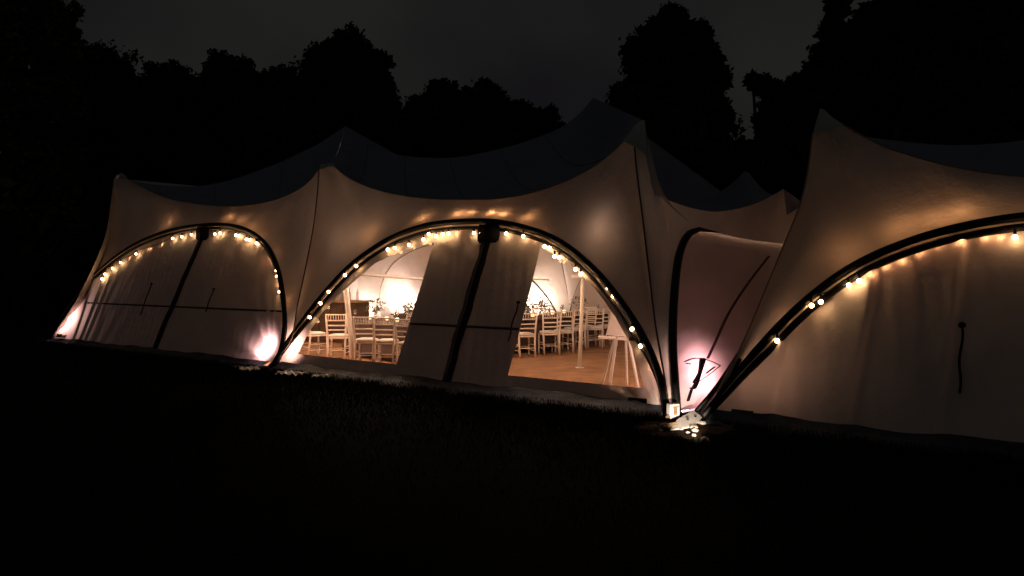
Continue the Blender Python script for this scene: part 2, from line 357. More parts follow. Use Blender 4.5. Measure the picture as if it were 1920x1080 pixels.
def end_wall(edge, tip, rid0, par):
    a = polyline([[tuple(p) for p in edge], [edge[-1], tip]], [24, 3]); n = len(a)
    mid = np.array([[a[0][0] + (rid0[0] - a[0][0]) * t, rid0[1] * t, 5] for t in np.linspace(0, 1, n)])
    loft('end_wall', a, mid, 8, M['wall'], par); loft('end_wall', mir(a), mid, 8, M['wall'], par)
end_wall(EDGE4, RIM4[0], RID4[0], SIDE); end_wall([(15.9, 0, 0), (15.85, 1.8, .5)], RIM4[-1], RID4[-1], SIDE)
roof_seams(r1, R1, (.22, .5, .78), rsag, MAIN); roof_seams(r2, R2, (.15, .32, .5, .68, .84), rsag2, MAIN)
def welds(A, B, us, fn, par, vmax=1):
    n = len(A)
    for u in us:
        i = int(u * (n - 1)); L_, R_ = [], []
        for v in np.linspace(0.02, vmax, 20):
            for di, st in ((0, L_), (1, R_)):
                j = min(n - 1, i + di); p = np.array(A[j]) * (1 - v) + np.array(B[j]) * v; p = fn(p, j / (n - 1), v) if fn else p; st.append(p)
        vs = []
        for a, b in zip(L_, R_):
            d = (b - a); L = np.linalg.norm(d) or 1; d = d / L * .028; vs += [W(a[0], a[1], a[2] - .006), W(a[0] + d[0], a[1] + d[1], a[2] + d[2] - .006)]
        pydata('canopy_weld', vs, [(2 * k, 2 * k + 1, 2 * k + 3, 2 * k + 2) for k in range(19)], M['weld'], par)
# double-layer caps on the mast tips
def cap(pxs, parent, k=.3, off=-.035):
    v = [W(*U(x, y, k, off)) for x, y in pxs]; c = sum(v, Vector()) / len(v) - NB * .03
    return pydata('mast_cap', v + [c], [(i, (i + 1) % len(v), len(v)) for i in range(len(v))], M['cap'], parent)
cap([(1168, 264), (1180, 250), (1191, 234), (1200, 227), (1209, 225), (1212, 262), (1213, 290), (1196, 278), (1182, 272)], MAIN)
cap([(1525, 248), (1531, 225), (1538, 203), (1546, 206), (1562, 221), (1580, 233), (1564, 243), (1545, 246)], SIDE)
cap([(214, 336), (217, 329), (228, 324), (240, 333), (228, 331)], MAIN)
cap([(597, 318), (600, 309), (622, 305), (630, 313), (618, 311), (606, 316)], MAIN)

# side walls with panes
def wall_fn(kind):
    def f(s, z):
        b = KW * z + .035
        if kind == 1:
            d = math.hypot(s - .1, z); a = math.atan2(z, .1 - s)
            b += .065 * math.sin(a * 26 + 2 * math.sin(a * 7)) * math.exp(-d / 1.3) * min(1, d * 2)
            b += .055 * math.sin(s * 15 + z * 3 + 2 * math.sin(s * 4.1)) * math.exp(-((s + 8.2) / 1.0) ** 2)
            b += .012 * math.sin(s * 11 - z * 3) * math.exp(-((s + 6.6) / .8) ** 2)
            b += .03 * math.sin((s + z) * 9) * math.exp(-((s + 2) / .9) ** 2 - ((z - 2.3) / .25) ** 2)
        if kind == 2:
            d = math.hypot(s - .2, z); a = math.atan2(z, s - .2)
            b += .04 * math.sin(a * 22) * math.exp(-d / .5) * min(1, d * 2)
            d = math.hypot(s - 7.8, z); a = math.atan2(z, 7.8 - s)
            b += .04 * math.sin(a * 19) * math.exp(-d / .8) * min(1, d * 2)
            b += .045 * math.sin((s * .5 + z * 1.2) * 17) * math.exp(-((s - 3.75) / .5) ** 2 - ((z - 2.2) / .2) ** 2) + .012 * math.sin(s * 8 + z * 2.6) * math.exp(-((s - 4.3) / .7) ** 2)
        if kind == 4:
            b += .05 * math.sin(s * 7.3 + z * .6 + 1.3 * math.sin(s * 2.3)) * math.exp(-((s - 9.9) / 1.1) ** 2) * (.35 + .3 * z)
            for c_, a_ in ((9.12, .05), (9.95, .035), (10.75, .03)):
                q = s - c_ - .10 * (z - 1); b += a_ * math.tanh(q / .025) * math.exp(-abs(q) / .45)
            b += .01 * math.sin(s * 21 + z * 2) * math.exp(-((s - 9.6) / 1.4) ** 2)
            b += .02 * math.sin(s * 3 + z)
        b += .004 * math.sin(s * 31 + z * 7) 
        return b
    return f
def hem(s): return .10 + .012 * math.sin(s * 2.3) + .008 * math.sin(s * 7.1)
def build_wall(ARCH, kind, parent, panes=(), name='side_wall', ncol=220, inset=.03):
    fn = wall_fn(kind); D = catmull(ARCH, 500)
    s_all = D[:, 0]; lo, hi = D[0, 0] + inset, D[-1, 0] - inset
    smin, smax = s_all.min() + .01, s_all.max() - .01
    def ztop(s):   # top of the arch over s
        best = 0
        for i in range(len(D) - 1):
            a, b = D[i, 0], D[i + 1, 0]
            if (a - s) * (b - s) <= 0 and a != b: best = max(best, D[i, 1] + (D[i + 1, 1] - D[i, 1]) * (s - a) / (b - a))
        return best
    def zbot(s):   # where the arch overhangs its foot the wall is tied back to the tube
        if s > hi or s < lo:
            c = [D[i, 1] for i in range(len(D) - 1) if (D[i, 0] - s) * (D[i + 1, 0] - s) <= 0]
            return max(hem(s), min(c) if c else 0)
        return hem(s)
    cols = sorted(set([round(x, 4) for x in np.linspace(smin, smax, ncol)] + [p[0] for p in panes] + [p[1] for p in panes]))
    cols = [c for c in cols if ztop(c) > zbot(c) + .004]
    vs, fs = [], []; pane_geo = [([], []) for _ in panes]
    def strip(store, prev, cur, n):
        V, Fc = store
        i0 = len(V)
        for (s, a, b) in (prev, cur):
            for j in range(n + 1):
                z = a + (b - a) * j / n; V.append(W(s, z, fn(s, z)))
        for j in range(n): Fc.append((i0 + j, i0 + n + 1 + j, i0 + n + 2 + j, i0 + j + 1))
    for a, b in zip(cols[:-1], cols[1:]):
        mid = (a + b) / 2; pn = None
        for k, p in enumerate(panes):
            if p[0] <= mid <= p[1]: pn = k
        if pn is None:
            strip((vs, fs), (a, zbot(a), ztop(a)), (b, zbot(b), ztop(b)), 26)
        else:
            p = panes[pn]; l0, l1 = p[2](a), p[2](b); h0, h1 = max(p[3](a), l0), max(p[3](b), l1)
            strip((vs, fs), (a, zbot(a), l0), (b, zbot(b), l1), 5)
            strip((vs, fs), (a, h0, max(ztop(a), h0)), (b, h1, max(ztop(b), h1)), 8)
            strip(pane_geo[pn], (a, l0, h0), (b, l1, h1), 10)
    # weld
    def weld(vs, fs, name, m, par):
        o = pydata(name, vs, fs, m, par); bm = bmesh.new(); bm.from_mesh(o.data); bmesh.ops.remove_doubles(bm, verts=bm.verts, dist=.0008)
        bm.to_mesh(o.data); bm.free(); o.data.polygons.foreach_set('use_smooth', [True] * len(o.data.polygons)); o.data.update(); return o
    wall = weld(vs, fs, name, M['wall'], parent); wall['_o'] = parent['_o']
    for V, Fc in pane_geo:
        if Fc: weld(V, Fc, 'window_pane', M['vinyl'], wall)
    return wall, fn
def interp(tab):
    xs = [t[0] for t in tab]; ys = [t[1] for t in tab]
    return lambda s: float(np.interp(s, xs, ys))
def UL(pts): return [U(x, y, KW)[:2] for x, y in pts]
pL = UL([(556, 664), (575, 625), (600, 588), (640, 546), (700, 494), (750, 470), (815, 453)])
pLb = UL([(556, 664), (740, 683)])
pR = UL([(1012, 463), (1050, 484), (1085, 512), (1120, 550), (1150, 592), (1180, 645), (1195, 685), (1203, 728)])
pRb = UL([(950, 704), (1203, 728)])
pRs = [(min(p[0], 7.5), p[1]) for p in pR]
panes2 = [(pL[0][0], 3.15, interp([(pL[0][0], pLb[0][1]), (3.15, pLb[1][1])]), interp(sorted(pL))),
          (5.37, pR[-1][0], interp(sorted(pRb)), interp(sorted(pR)))]
wall1, fn1 = build_wall(ARCH1, 1, MAIN)
wall2, fn2 = build_wall(ARCH2, 2, MAIN, panes2, ncol=260)
wall4, fn4 = build_wall(A4, 4, SIDE)
# pane welts: thin dark-edged band round each clear pane
def ribbon(name, pts, wd, m, parent, dirs=(1, 0), fn=None, off=-.012, amp=0):
    vs, fs = [], []
    for i, (s, z) in enumerate(pts):
        for q in (-1, 1):
            j = amp * math.sin(i * 1.7 + q)
            ss, zz = s + dirs[0] * q * wd / 2 + j * dirs[0], z + dirs[1] * q * wd / 2 + j * dirs[1]
            vs.append(W(ss, zz, fn(ss, zz) + off + amp * .6 * math.sin(i * 2.3)))
            vs.append(W(ss, zz, fn(ss, zz) + off + .008))
    for i in range(len(pts) - 1):
        a = i * 4; b = a + 4
        fs += [(a, a + 2, b + 2, b), (a + 2, a + 3, b + 3, b + 2), (a + 1, a, b, b + 1)]
    return pydata(name, vs, fs, m, parent)
# far side walls (inner faces seen through the panes)
def far_wall(ARCH, parent, panes=()):
    D = catmull(ARCH, 60); b = D.copy(); b[:, 1] = .02; b[:, 2] = .02; D[:, 2] += .03
    return loft('side_wall', mir(D), mir(b), 12, M['wall'], parent, lambda p, u, v: np.array([p[0], p[1], p[2] - .03 * math.sin(p[0] * 9) * math.sin(math.pi * v)]))
far_wall(FARCH1, MAIN); far_wall(ARCH2, MAIN); far_wall(A4, SIDE)

# zip flaps
def zipflap(s0, ztop, fn, parent, w0=.19):
    pts = [(s0 + .010 * math.sin(i * .7), .02 + (ztop - .02) * i / 24) for i in range(25)]
    z = ribbon('zip_flap', pts, w0, M['zip'], parent, (1, 0), fn, -.03, .005)
    bm = bmesh.new(); c = W(s0 + .03, ztop + .02, fn(s0, ztop) - .05) - Vector(parent['_o'])
    rot = Matrix((E1, NB, UPV)).transposed()
    box(bm, c, (.42, .11, .30), rot); bmesh.ops.bevel(bm, geom=bm.edges[:], offset=.03, segments=2, affect='EDGES')
    bmo('zip_hood', bm, M['zip'], parent, True)
zipflap(4.29, 2.33, fn2, wall2); zipflap(-4.12, 2.63, fn1, wall1)
# horizontal welded seams
def hseam(s0, s1, z, fn, parent, wd=.035):
    n = max(2, int((s1 - s0) * 8)); ribbon('wall_seam', [(s0 + (s1 - s0) * i / n, z) for i in range(n + 1)], wd, M['seam'], parent, (0, 1), fn, -.008)
za, zb = U(160, 562, KW), U(533, 592, KW)
hseam(za[0], zb[0], (za[1] + zb[1]) / 2, fn1, wall1)
z2 = U(870, 612, KW)[1]; hseam(3.17, 5.35, z2, fn2, wall2)
a_, b_ = U(1178, 635, KW), U(1208, 639, KW); hseam(a_[0], b_[0], a_[1], fn2, wall2, .045)
# tie straps hanging from small toggles
def tie(px0, py0, px1, py1, fn, parent, tog=.05):
    a, b = U(px0, py0, KW), U(px1, py1, KW); pts = []
    for i in range(9):
        t = i / 8; s = a[0] + (b[0] - a[0]) * t + .012 * math.sin(t * 9); z = a[1] + (b[1] - a[1]) * t; pts.append(W(s, z, fn(s, z) - .02))
    st = tubeobj('tie_strap', pts, .012, M['zip'], parent, 6)
    bm = bmesh.new(); c = pts[0] - Vector(parent['_o']); bmesh.ops.create_icosphere(bm, subdivisions=2, radius=tog, matrix=Matrix.Translation(c) @ Matrix.Diagonal((1, .4, .8, 1)).to_4x4())
    bmo('toggle', bm, M['zip'], parent, True)
tie(970, 567, 952, 640, fn2, wall2, .032); tie(283, 532, 262, 590, fn1, wall1, .03); tie(400, 542, 384, 585, fn1, wall1, .03)
tie(1803, 610, 1797, 738, fn4, wall4, .042)
# small rectangular patches above the hem
def patch(pxs, fn, parent):
    v = []
    for x, y in pxs:
        s, z, _ = U(x, y, KW); v.append(W(s, z, fn(s, z) - .012))
    for x, y in pxs:
        s, z, _ = U(x, y, KW); v.append(W(s, z, fn(s, z) - .004))
    pydata('label_patch', v, [(0, 1, 2, 3), (0, 1, 5, 4), (1, 2, 6, 5), (2, 3, 7, 6), (3, 0, 4, 7)], M['seam'], parent, False)
patch([(1177, 745), (1212, 748), (1210, 757), (1176, 754)], fn2, wall2)
patch([(1371, 767), (1413, 771), (1412, 783), (1370, 779)], fn4, wall4)
patch([(107, 626), (124, 628), (122, 634), (104, 632)], fn1, wall1)
# mud flaps below the hem
def skirt(s0, s1, fn, parent, seed):
    rg = random.Random(seed); n = int((s1 - s0) * 14); vs, fs = [], []
    ph = [rg.random() * 6 for _ in range(4)]
    for i in range(n + 1):
        s = s0 + (s1 - s0) * i / n; wob = .04 * math.sin(s * 5 + ph[0]) + .03 * math.sin(s * 13 + ph[1]) + rg.uniform(-.018, .018)
        h = hem(s)
        for z, b in ((h + .012, fn(s, h) - .012), (h * .6, -.03 + wob * .4), (.03 + .02 * rg.random(), -.10 + wob), (.012 + .022 * rg.random(), -.24 + wob * 1.6), (.004, -.31 + wob * 1.8)):
            vs.append(W(s, z, b))
    for i in range(n):
        for j in range(4): a = i * 5 + j; fs.append((a, a + 1, a + 6, a + 5))
    pydata('mud_flap', vs, fs, M['skirt'], parent)
skirt(-9.35, -.02, fn1, wall1, 1); skirt(.3, 7.85, fn2, wall2, 2); skirt(8.42, 15.7, fn4, wall4, 3)
# seams on the canopy over each foot
def curve_w(loc_pts, n, off=-.02): return [W(p[0], p[1], p[2] + off) for p in catmull(loc_pts, n)]
tubeobj('canopy_seam', curve_w(SEAMB, 40), .011, M['seam'], MAIN, 6); tubeobj('canopy_seam', curve_w(SEAMC, 40), .012, M['seam'], MAIN, 6)
tubeobj('canopy_seam', [Vector(tuple(p)) for p in [W(p[0], p[1], 10 - p[2]) for p in catmull(SEAMB, 30)]], .02, M['seam'], MAIN, 6)
for rr, par in ((RIM1, MAIN), (RIM2, MAIN), (RIM4, SIDE)):
    tubeobj('rim_welt', curve_w(rr, 60, -.006), .009, M['seam_light'], par, 6)
tubeobj('rim_welt', curve_w(EDGE4, 40, -.006), .010, M['seam_light'], SIDE, 6)

# arch tubes
def inner(A, d, off, n=110, squeeze=.12):
    D = catmull(A, n); o_ = []
    for i in range(n):
        t = D[min(i + 1, n - 1)] - D[max(i - 1, 0)]; L = math.hypot(t[0], t[1]); nx, nz_ = t[1] / L, -t[0] / L
        u = i / (n - 1); f = min(1, u / squeeze, (1 - u) / squeeze)
        o_.append(W(D[i][0] + nx * d * f, max(0.0, D[i][1] + nz_ * d * f), D[i][2] + off))
    return o_
def arch(A, parent, r0=.05, r1=.034, gap=.098, far=False):
    if far:
        tubeobj('arch_tube', [W(p[0], p[1], 10 - p[2]) for p in catmull(A, 60)], r0, M['black'], parent, 8); return
    tubeobj('arch_tube', inner(A, -.01, -.045), r0, M['black'], parent, 10)
    tubeobj('arch_tube', inner(A, gap, -.03), r1, M['black'], parent, 10)
    tubeobj('arch_glint', inner(A, gap * .52, -.080), .007, M['tube_glint'], parent, 6)  # thin pale strip put in as the bright line of light between the tubes
arch(ARCH1, MAIN, .047, .028, .07); arch(ARCH2, MAIN, .048, .032, .10); arch(A4, SIDE, .046, .042, .098)
arch(FARCH1, MAIN, .028, far=True); arch(ARCH2, MAIN, .028, far=True)
tubeobj('arch_tube', [Vector(tuple(p)) - NB3 * .03 for p in polyline([ARCH3[:7], ARCH3[6:8]], [50, 8])], [.055] * 44 + [.055 - .05 * i / 14 for i in range(15)], M['black'], MAIN, 10)
# rear legs bundled behind the near tent's foot
for k, (tp, bt, r) in enumerate([((1396, 648), (1300, 778), .032), ((1388, 672), (1308, 782), .026)]):
    a = W(*U(tp[0], tp[1], .40)); b = G(bt[0], bt[1]); m_ = (a + b) / 2 + Vector((-.03, 0, -.09)) * 1
    tubeobj('arch_brace', [tuple(p) for p in catmull([tuple(b), tuple(m_), tuple(a)], 16)], r, M['black'], SIDE, 8)
# recessed wall: zip, plus dark strips standing in for a shadow on the canvas
p3 = lambda x, y: Vector(U3(x, y, .3)) - NB3 * -.03
def strap3(name, pts, r, m=M['seam']):
    return tubeobj(name, [tuple(p) for p in (catmull([U3(x, y, .3, -.012) for x, y in pts], 14) if not isinstance(r, list) else [U3(x, y, .3, -.012) for x, y in pts])], r, m, WALL3, 6, .3)
WALL3['_o'] = MAIN['_o']
strap3('zip_flap', [(1442, 480), (1400, 535), (1365, 590), (1342, 640), (1327, 672)], .022)
strap3('shadow_strap', [(1318, 672), (1312, 700), (1304, 718)], [.045, .028, .045], M['zip'])
strap3('shadow_strap', [(1306, 718), (1300, 728), (1296, 728)], .035, M['zip']); strap3('shadow_strap', [(1297, 730), (1290, 752)], .02, M['zip'])
strap3('shadow_rib', [(1284, 678), (1296, 673), (1312, 672), (1330, 676), (1350, 685)], .020)
strap3('shadow_rib', [(1350, 686), (1330, 702), (1311, 715)], .010)
strap3('shadow_block', [(1286, 681), (1294, 682)], .022); strap3('shadow_block', [(1340, 688), (1324, 700)], .02)

# ------------------------------------------------------------------ interior lights
def uplighter(p, power, label, aim, cone=130, col=(1, .76, .66), r=.05, hz=.24):
    """floor can with a tilting head; aim is a world direction"""
    t = thing('uplighter', label, 'floor lamp', tuple(p), 0, 'uplighters standing inside the tent feet')
    bm = bmesh.new(); lathe(bm, [(0, .01), (.09, .01), (.09, .03), (.07, .05), (.07, .16), (.078, .17), (.078, .18), (.06, .18)], 14); bmo('housing', bm, M['lamp_body'], t, True)
    bm = bmesh.new(); lathe(bm, [(.06, .175), (.04, .185), (0, .19)], 14); bmo('lens', bm, M['lamp_glow'], t, True)
    d = bpy.data.lights.new('lamp_light', 'SPOT'); d.energy = power * 1.0; d.shadow_soft_size = r; d.color = col; d.spot_size = R(cone); d.spot_blend = 1
    l = bpy.data.objects.new('lamp_light', d); C.objects.link(l); l.parent = t; l.location = (0, 0, hz)
    l.rotation_euler = Vector(aim).to_track_quat('-Z', 'Y').to_euler()
    return t
def dirl(s, z, b): return E1 * s + UPV * z + NB * b
uplighter(W(-8.95, 0, .45), 3800, 'uplighter glowing behind the far left corner of the long marquee', dirl(.35, .45, -.7), col=(1, .76, .78), cone=160, hz=.4)
uplighter(W(-.20, 0, .40), 1900, 'uplighter glowing behind the left arch, beside the shared foot of both arches', dirl(-.3, .35, -.75), col=(1, .70, .78))
uplighter(W(.55, 0, .48), 1100, 'uplighter glowing at the left foot of the windowed arch', dirl(-.2, .35, -.7), col=(1, .72, .66))
uplighter(W(7.55, 0, .6), 200, 'uplighter glowing at the right foot of the windowed arch', dirl(.5, .35, -.7))
uplighter(FC + E3 * .74 + NB3 * .56, 5200, 'uplighter burning behind the recessed pink wall between the two marquees', -NB3 + UPV * .12, col=(1, .62, .66), cone=140, hz=.33)
uplighter(W(8.9, 0, .85), 170, 'uplighter glowing behind the left foot of the nearer marquee', dirl(0, .6, -.7), col=(1, .66, .46), cone=150)
uplighter(W(-8.0, 0, 9.2), 140, 'uplighter at the far left foot of the rear wall, seen through the left window', dirl(.2, .7, .6))
uplighter(W(-6.1, 0, 9.0), 300, 'uplighter washing the rear wall white, seen through the left window', dirl(0, .7, .7))
uplighter(W(-.7, 0, 9.1), 330, 'uplighter at the rear foot seen at the left of the right window', dirl(.1, .6, .5), hz=.5)
uplighter(W(3.5, 0, 8.7), 60, 'uplighter by the rear wall beyond the chairs in the right window', dirl(.2, .8, .5))
def pendant(s, b, z, power, label, ztop):
    p = W(s, z, b); t = thing('pendant_lamp', label, 'pendant lamp', tuple(p), 0, 'pendant lamps under the tent roof')
    bm = bmesh.new(); bmesh.ops.create_uvsphere(bm, u_segments=14, v_segments=10, radius=.11); bmo('bulb', bm, M['lamp_glow'], t, True)
    bm = bmesh.new(); tube(bm, [(0, 0, .12), (0, 0, ztop - z)], .01, 6); bmo('cord', bm, M['wire'], t)
    d = bpy.data.lights.new('lamp_light', 'POINT'); d.energy = power; d.shadow_soft_size = .2; d.color = (1, .70, .48)
    l = bpy.data.objects.new('lamp_light', d); C.objects.link(l); l.parent = t; l.location = (0, 0, -.2)
for s, b, pw, n in [(-6.2, 4.6, 110, 'left'), (-1.0, 3.6, 130, 'middle'), (3.6, 3.8, 100, 'right'), (11.8, 4.5, 80, 'nearer marquee'), (.9, 1.75, 110, 'near'), (6.4, 1.3, 42, 'easel')]:  # near and easel pendants are added to brighten the chairs and the easel
    pendant(s, b, 2.35 if n in ('near', 'easel') else 2.95, pw, {'easel': 'small added pendant lamp brightening the easel', 'near': 'small added pendant lamp brightening the left window chairs','left': 'warm pendant lamp under the left bay of the long marquee', 'middle': 'warm pendant lamp above the left window tables',
            'right': 'warm pendant lamp above the floor behind the zipped panel', 'nearer marquee': 'warm pendant lamp inside the nearer marquee at the right'}[n], 2.75 if n in ('near', 'easel') else 3.5)

# ------------------------------------------------------------------ festoon bulbs
BM = bmesh.new(); bmesh.ops.create_icosphere(BM, subdivisions=2, radius=.027); bulb_me = bpy.data.meshes.new('bulb'); BM.to_mesh(bulb_me); BM.free()
bulb_me.materials.append(M['bulb']); bulb_me.polygons.foreach_set('use_smooth', [True] * len(bulb_me.polygons))
bulb_in = bulb_me.copy(); bulb_in.materials.clear(); bulb_in.materials.append(M['bulb_inner'])
bulb_wl = bulb_me.copy(); bulb_wl.materials.clear(); bulb_wl.materials.append(M['bulb_wall'])
BM = bmesh.new(); lathe(BM, [(0, .085), (.014, .085), (.016, .035), (.012, .03)], 8); sock_me = bpy.data.meshes.new('bulb_socket'); BM.to_mesh(sock_me); BM.free(); sock_me.materials.append(M['wire'])
def festoon(px, fn, label):
    base = U(*px[0][:2], KW); t = thing('festoon_light', label, 'string lights', tuple(W(*base)), worldparts=True); o0 = Vector(t['_o']); path = []
    for q in px:
        x, y, inside = q
        s, z, b = U(x, y, KW)
        v = W(s, z, fn(s, z) + .040) if inside else hit(x, y, O, NB, KW, -.050); path.append(v + Vector((0, 0, .085)))
        o = link('bulb', bulb_wl if inside else bulb_me, t); o.location = v - o0
        o = link('bulb_socket', sock_me, t); o.location = v - o0
    bm = bmesh.new(); dense = []
    for a, b in zip(path[:-1], path[1:]):
        L = (b - a).length; n = 6
        for i in range(n): u = i / n; dense.append(a.lerp(b, u) - Vector((0, 0, .12 * min(L, 1) * u * (1 - u) * 1.5)) - o0)
    dense.append(path[-1] - o0); tube(bm, dense, .006, 5); bmo('cable', bm, M['wire'], t)
festoon([(191, 523, 0), (197, 514, 0), (211, 503, 0), (226, 492, 0), (240, 484, 1), (255, 476, 0), (278, 467, 1), (301, 459, 1), (324, 447, 0), (341, 444, 0), (359, 440, 0), (379, 436, 0), (403, 439, 0), (413, 437, 0), (442, 441, 0), (448, 442, 0), (462, 449, 0), (468, 450, 0), (481, 456, 0), (507, 488, 1), (518, 508, 0), (519, 518, 0), (521, 534, 1), (524, 547, 0)], fn1,
        'string of warm bulbs under the small left arch')
festoon([(556, 625, 1), (581, 595, 0), (601, 569, 0), (616, 547, 0), (647, 516, 0), (668, 499, 0), (727, 468, 0), (740, 465, 0), (767, 459, 0), (794, 449, 0), (804, 439, 0), (818, 443, 0), (830, 439, 0), (841, 438, 0), (856, 438, 1), (889, 437, 0), (901, 437, 0), (949, 438, 0), (981, 443, 0), (1004, 449, 1), (1021, 462, 0), (1030, 465, 0), (1040, 481, 0), (1049, 483, 0), (1079, 505, 0), (1089, 514, 0), (1116, 527, 1), (1140, 540, 0), (1150, 555, 0), (1185, 617, 0), (1201, 649, 0), (1219, 692, 1)], fn2,
        'string of warm bulbs under the middle arch with the two clear windows')
festoon([(1457, 639, 0), (1482, 606, 1), (1510, 581, 1), (1522, 573, 0), (1539, 566, 0), (1592, 535, 0), (1611, 527, 0), (1632, 516, 1), (1661, 502, 1), (1688, 490, 1), (1722, 476, 1), (1759, 461, 1), (1800, 455, 1), (1847, 447, 1), (1876, 447, 1), (1903, 445, 0), (1950, 448, 1), (2010, 450, 1)], fn4,
        'string of warm bulbs under the right-hand arch of the nearer marquee')
def glow_string(px, label):
    v0 = hit(px[0][0], px[0][1], O, NB, KW, .14); t = thing('festoon_light', label, 'string lights', tuple(v0), worldparts=True)
    for x, y in px: link('bulb', bulb_in, t).location = hit(x, y, O, NB, KW, .27) - v0
    bm = bmesh.new(); tube(bm, [hit(x, y, O, NB, KW, .27) - v0 + Vector((0, 0, .05)) for x, y in px], .006, 5); bmo('cable', bm, M['wire'], t)
glow_string([(330, 425), (439, 414), (462, 424), (485, 440), (502, 458), (521, 492)], 'string of bulbs glowing through the canvas above the small left arch')
glow_string([(558, 575), (705, 452), (801, 418), (862, 407), (885, 404), (925, 404), (947, 408), (996, 420)], 'string of bulbs glowing through the canvas above the middle arch')
glow_string([(1590, 492), (1690, 448), (1752, 432), (1800, 420)], 'string of bulbs glowing through the canvas above the right-hand arch')
# ------------------------------------------------------------------ poles and rails inside
def pole(px, py, h, label, px_top=None, py_top=None, r=.04, plate=True):
    b = G(px, py); t = thing('tent_pole', label, 'pole', tuple(b)); top = Vector((0, 0, h))
    if px_top: top = Vector(((px_top - 960) / F * b.y - b.x, 0, h))
    bm = bmesh.new(); tube(bm, [(0, 0, .012), top * .5, top], r, 12); bmo('shaft', bm, M['white_pole'], t, True)
    bm = bmesh.new(); lathe(bm, [(0, .012), (.08, .012), (.08, .005), (0, .005)], 14); bmo('foot_plate', bm, M['metal'], t)
    return t, top
pole(663, 682, 2.2, 'slanting white pole inside the left window, between the chairs', 641, 500, .05)
t, top = pole(1087, 690, 1.68, 'upright white pole with a short crossbar in the right window', 1093, 520, .036)
bm = bmesh.new(); box(bm, top + Vector((-.06, 0, -.01)), (.30, .05, .055)); bmo('crossbar', bm, M['white_pole'], t)
def rail(a, b, Y, label, r=.028):
    pa = Vector(((a[0] - 960) / F * Y[0], Y[0], EYE + (HY - a[1]) / F * Y[0])); pb = Vector(((b[0] - 960) / F * Y[1], Y[1], EYE + (HY - b[1]) / F * Y[1]))
    bm = bmesh.new(); tube(bm, [Vector((0, 0, 0)), pb - pa], r, 10); o = bmo('tie_rail', bm, M['white_pole'], None, True); o.location = pa; tag(o, label, 'rail')
rail((630, 511), (840, 526), (19.5, 18.5), 'long white horizontal rail crossing the left window at eye level', .04)
rail((960, 521), (1030, 524), (15, 15), 'short white horizontal rail at the left edge of the right window', .022)

# ------------------------------------------------------------------ chiavari chairs
def make_chair():
    t = bpy.data.objects.new('banquet_chair', None); C.objects.link(t)
    def part(name, f, m='lime', smooth=True):
        bm = bmesh.new(); f(bm); return bmo(name, bm, M[m], t, smooth)
    def bamboo(bm, a, b, r):
        a, b = Vector(a), Vector(b); n = 6; pts, rs = [], []
        for i in range(n + 1):
            p = a.lerp(b, i / n); pts.append(p); rs.append(r * 1.25 if 0 < i < n else r)
            if i < n: pts.append(a.lerp(b, (i + .5) / n)); rs.append(r)
        tube(bm, pts, rs, 8)
    for sx in (-1, 1):
        part('leg', lambda bm: bamboo(bm, (sx * .185, .19, 0), (sx * .18, .18, .44), .017))
        part('back_post', lambda bm: tube(bm, [(sx * .165, -.24, 0), (sx * .17, -.20, .30), (sx * .175, -.19, .45), (sx * .19, -.22, .72), (sx * .195, -.26, .92)], [.019, .021, .021, .019, .016], 8))
    part('seat', lambda bm: (box(bm, (0, 0, .435), (.40, .39, .03)), bmesh.ops.bevel(bm, geom=bm.edges[:], offset=.012, segments=1, affect='EDGES')))
    def cush(bm):
        prof = [(0, .45), (.9, .452), (1, .47), (.96, .492), (.6, .508), (0, .512)]
        n = 20; rings = []
        for r, z in prof:
            ring = []
            for k in range(n):
                a = 2 * math.pi * k / n; c, s = math.cos(a), math.sin(a); e = .55
                ring.append(bm.verts.new((.205 * r * math.copysign(abs(c) ** e, c), .20 * r * math.copysign(abs(s) ** e, s), z)))
            rings.append(ring)
        for i in range(len(rings) - 1):
            for k in range(n): bm.faces.new((rings[i][k], rings[i][(k + 1) % n], rings[i + 1][(k + 1) % n], rings[i + 1][k]))
        bmesh.ops.remove_doubles(bm, verts=bm.verts, dist=.0001)
    part('seat_cushion', cush, 'cushion')
    for z, y in ((.905, -.256), (.79, -.234), (.69, -.214), (.60, -.202)):
        part('back_rail', lambda bm: tube(bm, [(-.19, y, z), (-.1, y - .012, z), (0, y - .018, z), (.1, y - .012, z), (.19, y, z)], .0145, 7))
    def spin(bm):
        for k in range(7): x = -.15 + .05 * k; tube(bm, [(x, -.266, .90), (x, -.25, .795)], .008, 5)
    part('back_spindles', spin)
    def st(bm):
        for z in (.14, .26):
            for sx in (-1, 1): tube(bm, [(sx * .178, .185, z), (sx * .168, -.21, z)], .009, 6)
        tube(bm, [(-.18, .185, .2), (.18, .185, .2)], .009, 6); tube(bm, [(-.165, -.215, .2), (.165, -.215, .2)], .009, 6)
    part('stretchers', st)
    return t
chair0 = make_chair(); used = [False]
def chair(px, py, rz, label, p=None, group='limewashed banquet chairs inside the marquee', sc_=1.0):
    if not used[0]: r = chair0; used[0] = True
    else:
        r = chair0.copy(); C.objects.link(r)
        for ch in list(chair0.children):
            c = ch.copy(); C.objects.link(c); c.parent = r
    q = p if p is not None else G(px, py); r.location = (q.x, q.y, .006); r.rotation_euler = (0, 0, rz); r.scale = (sc_,) * 3
    r['label'] = label; r['category'] = 'chair'; r['group'] = group
    return r
def face(px, py, turn=0):   # angle so that the chair front points away from the camera, plus a turn
    q = G(px, py); return -math.atan2(q.x, q.y) + R(turn)
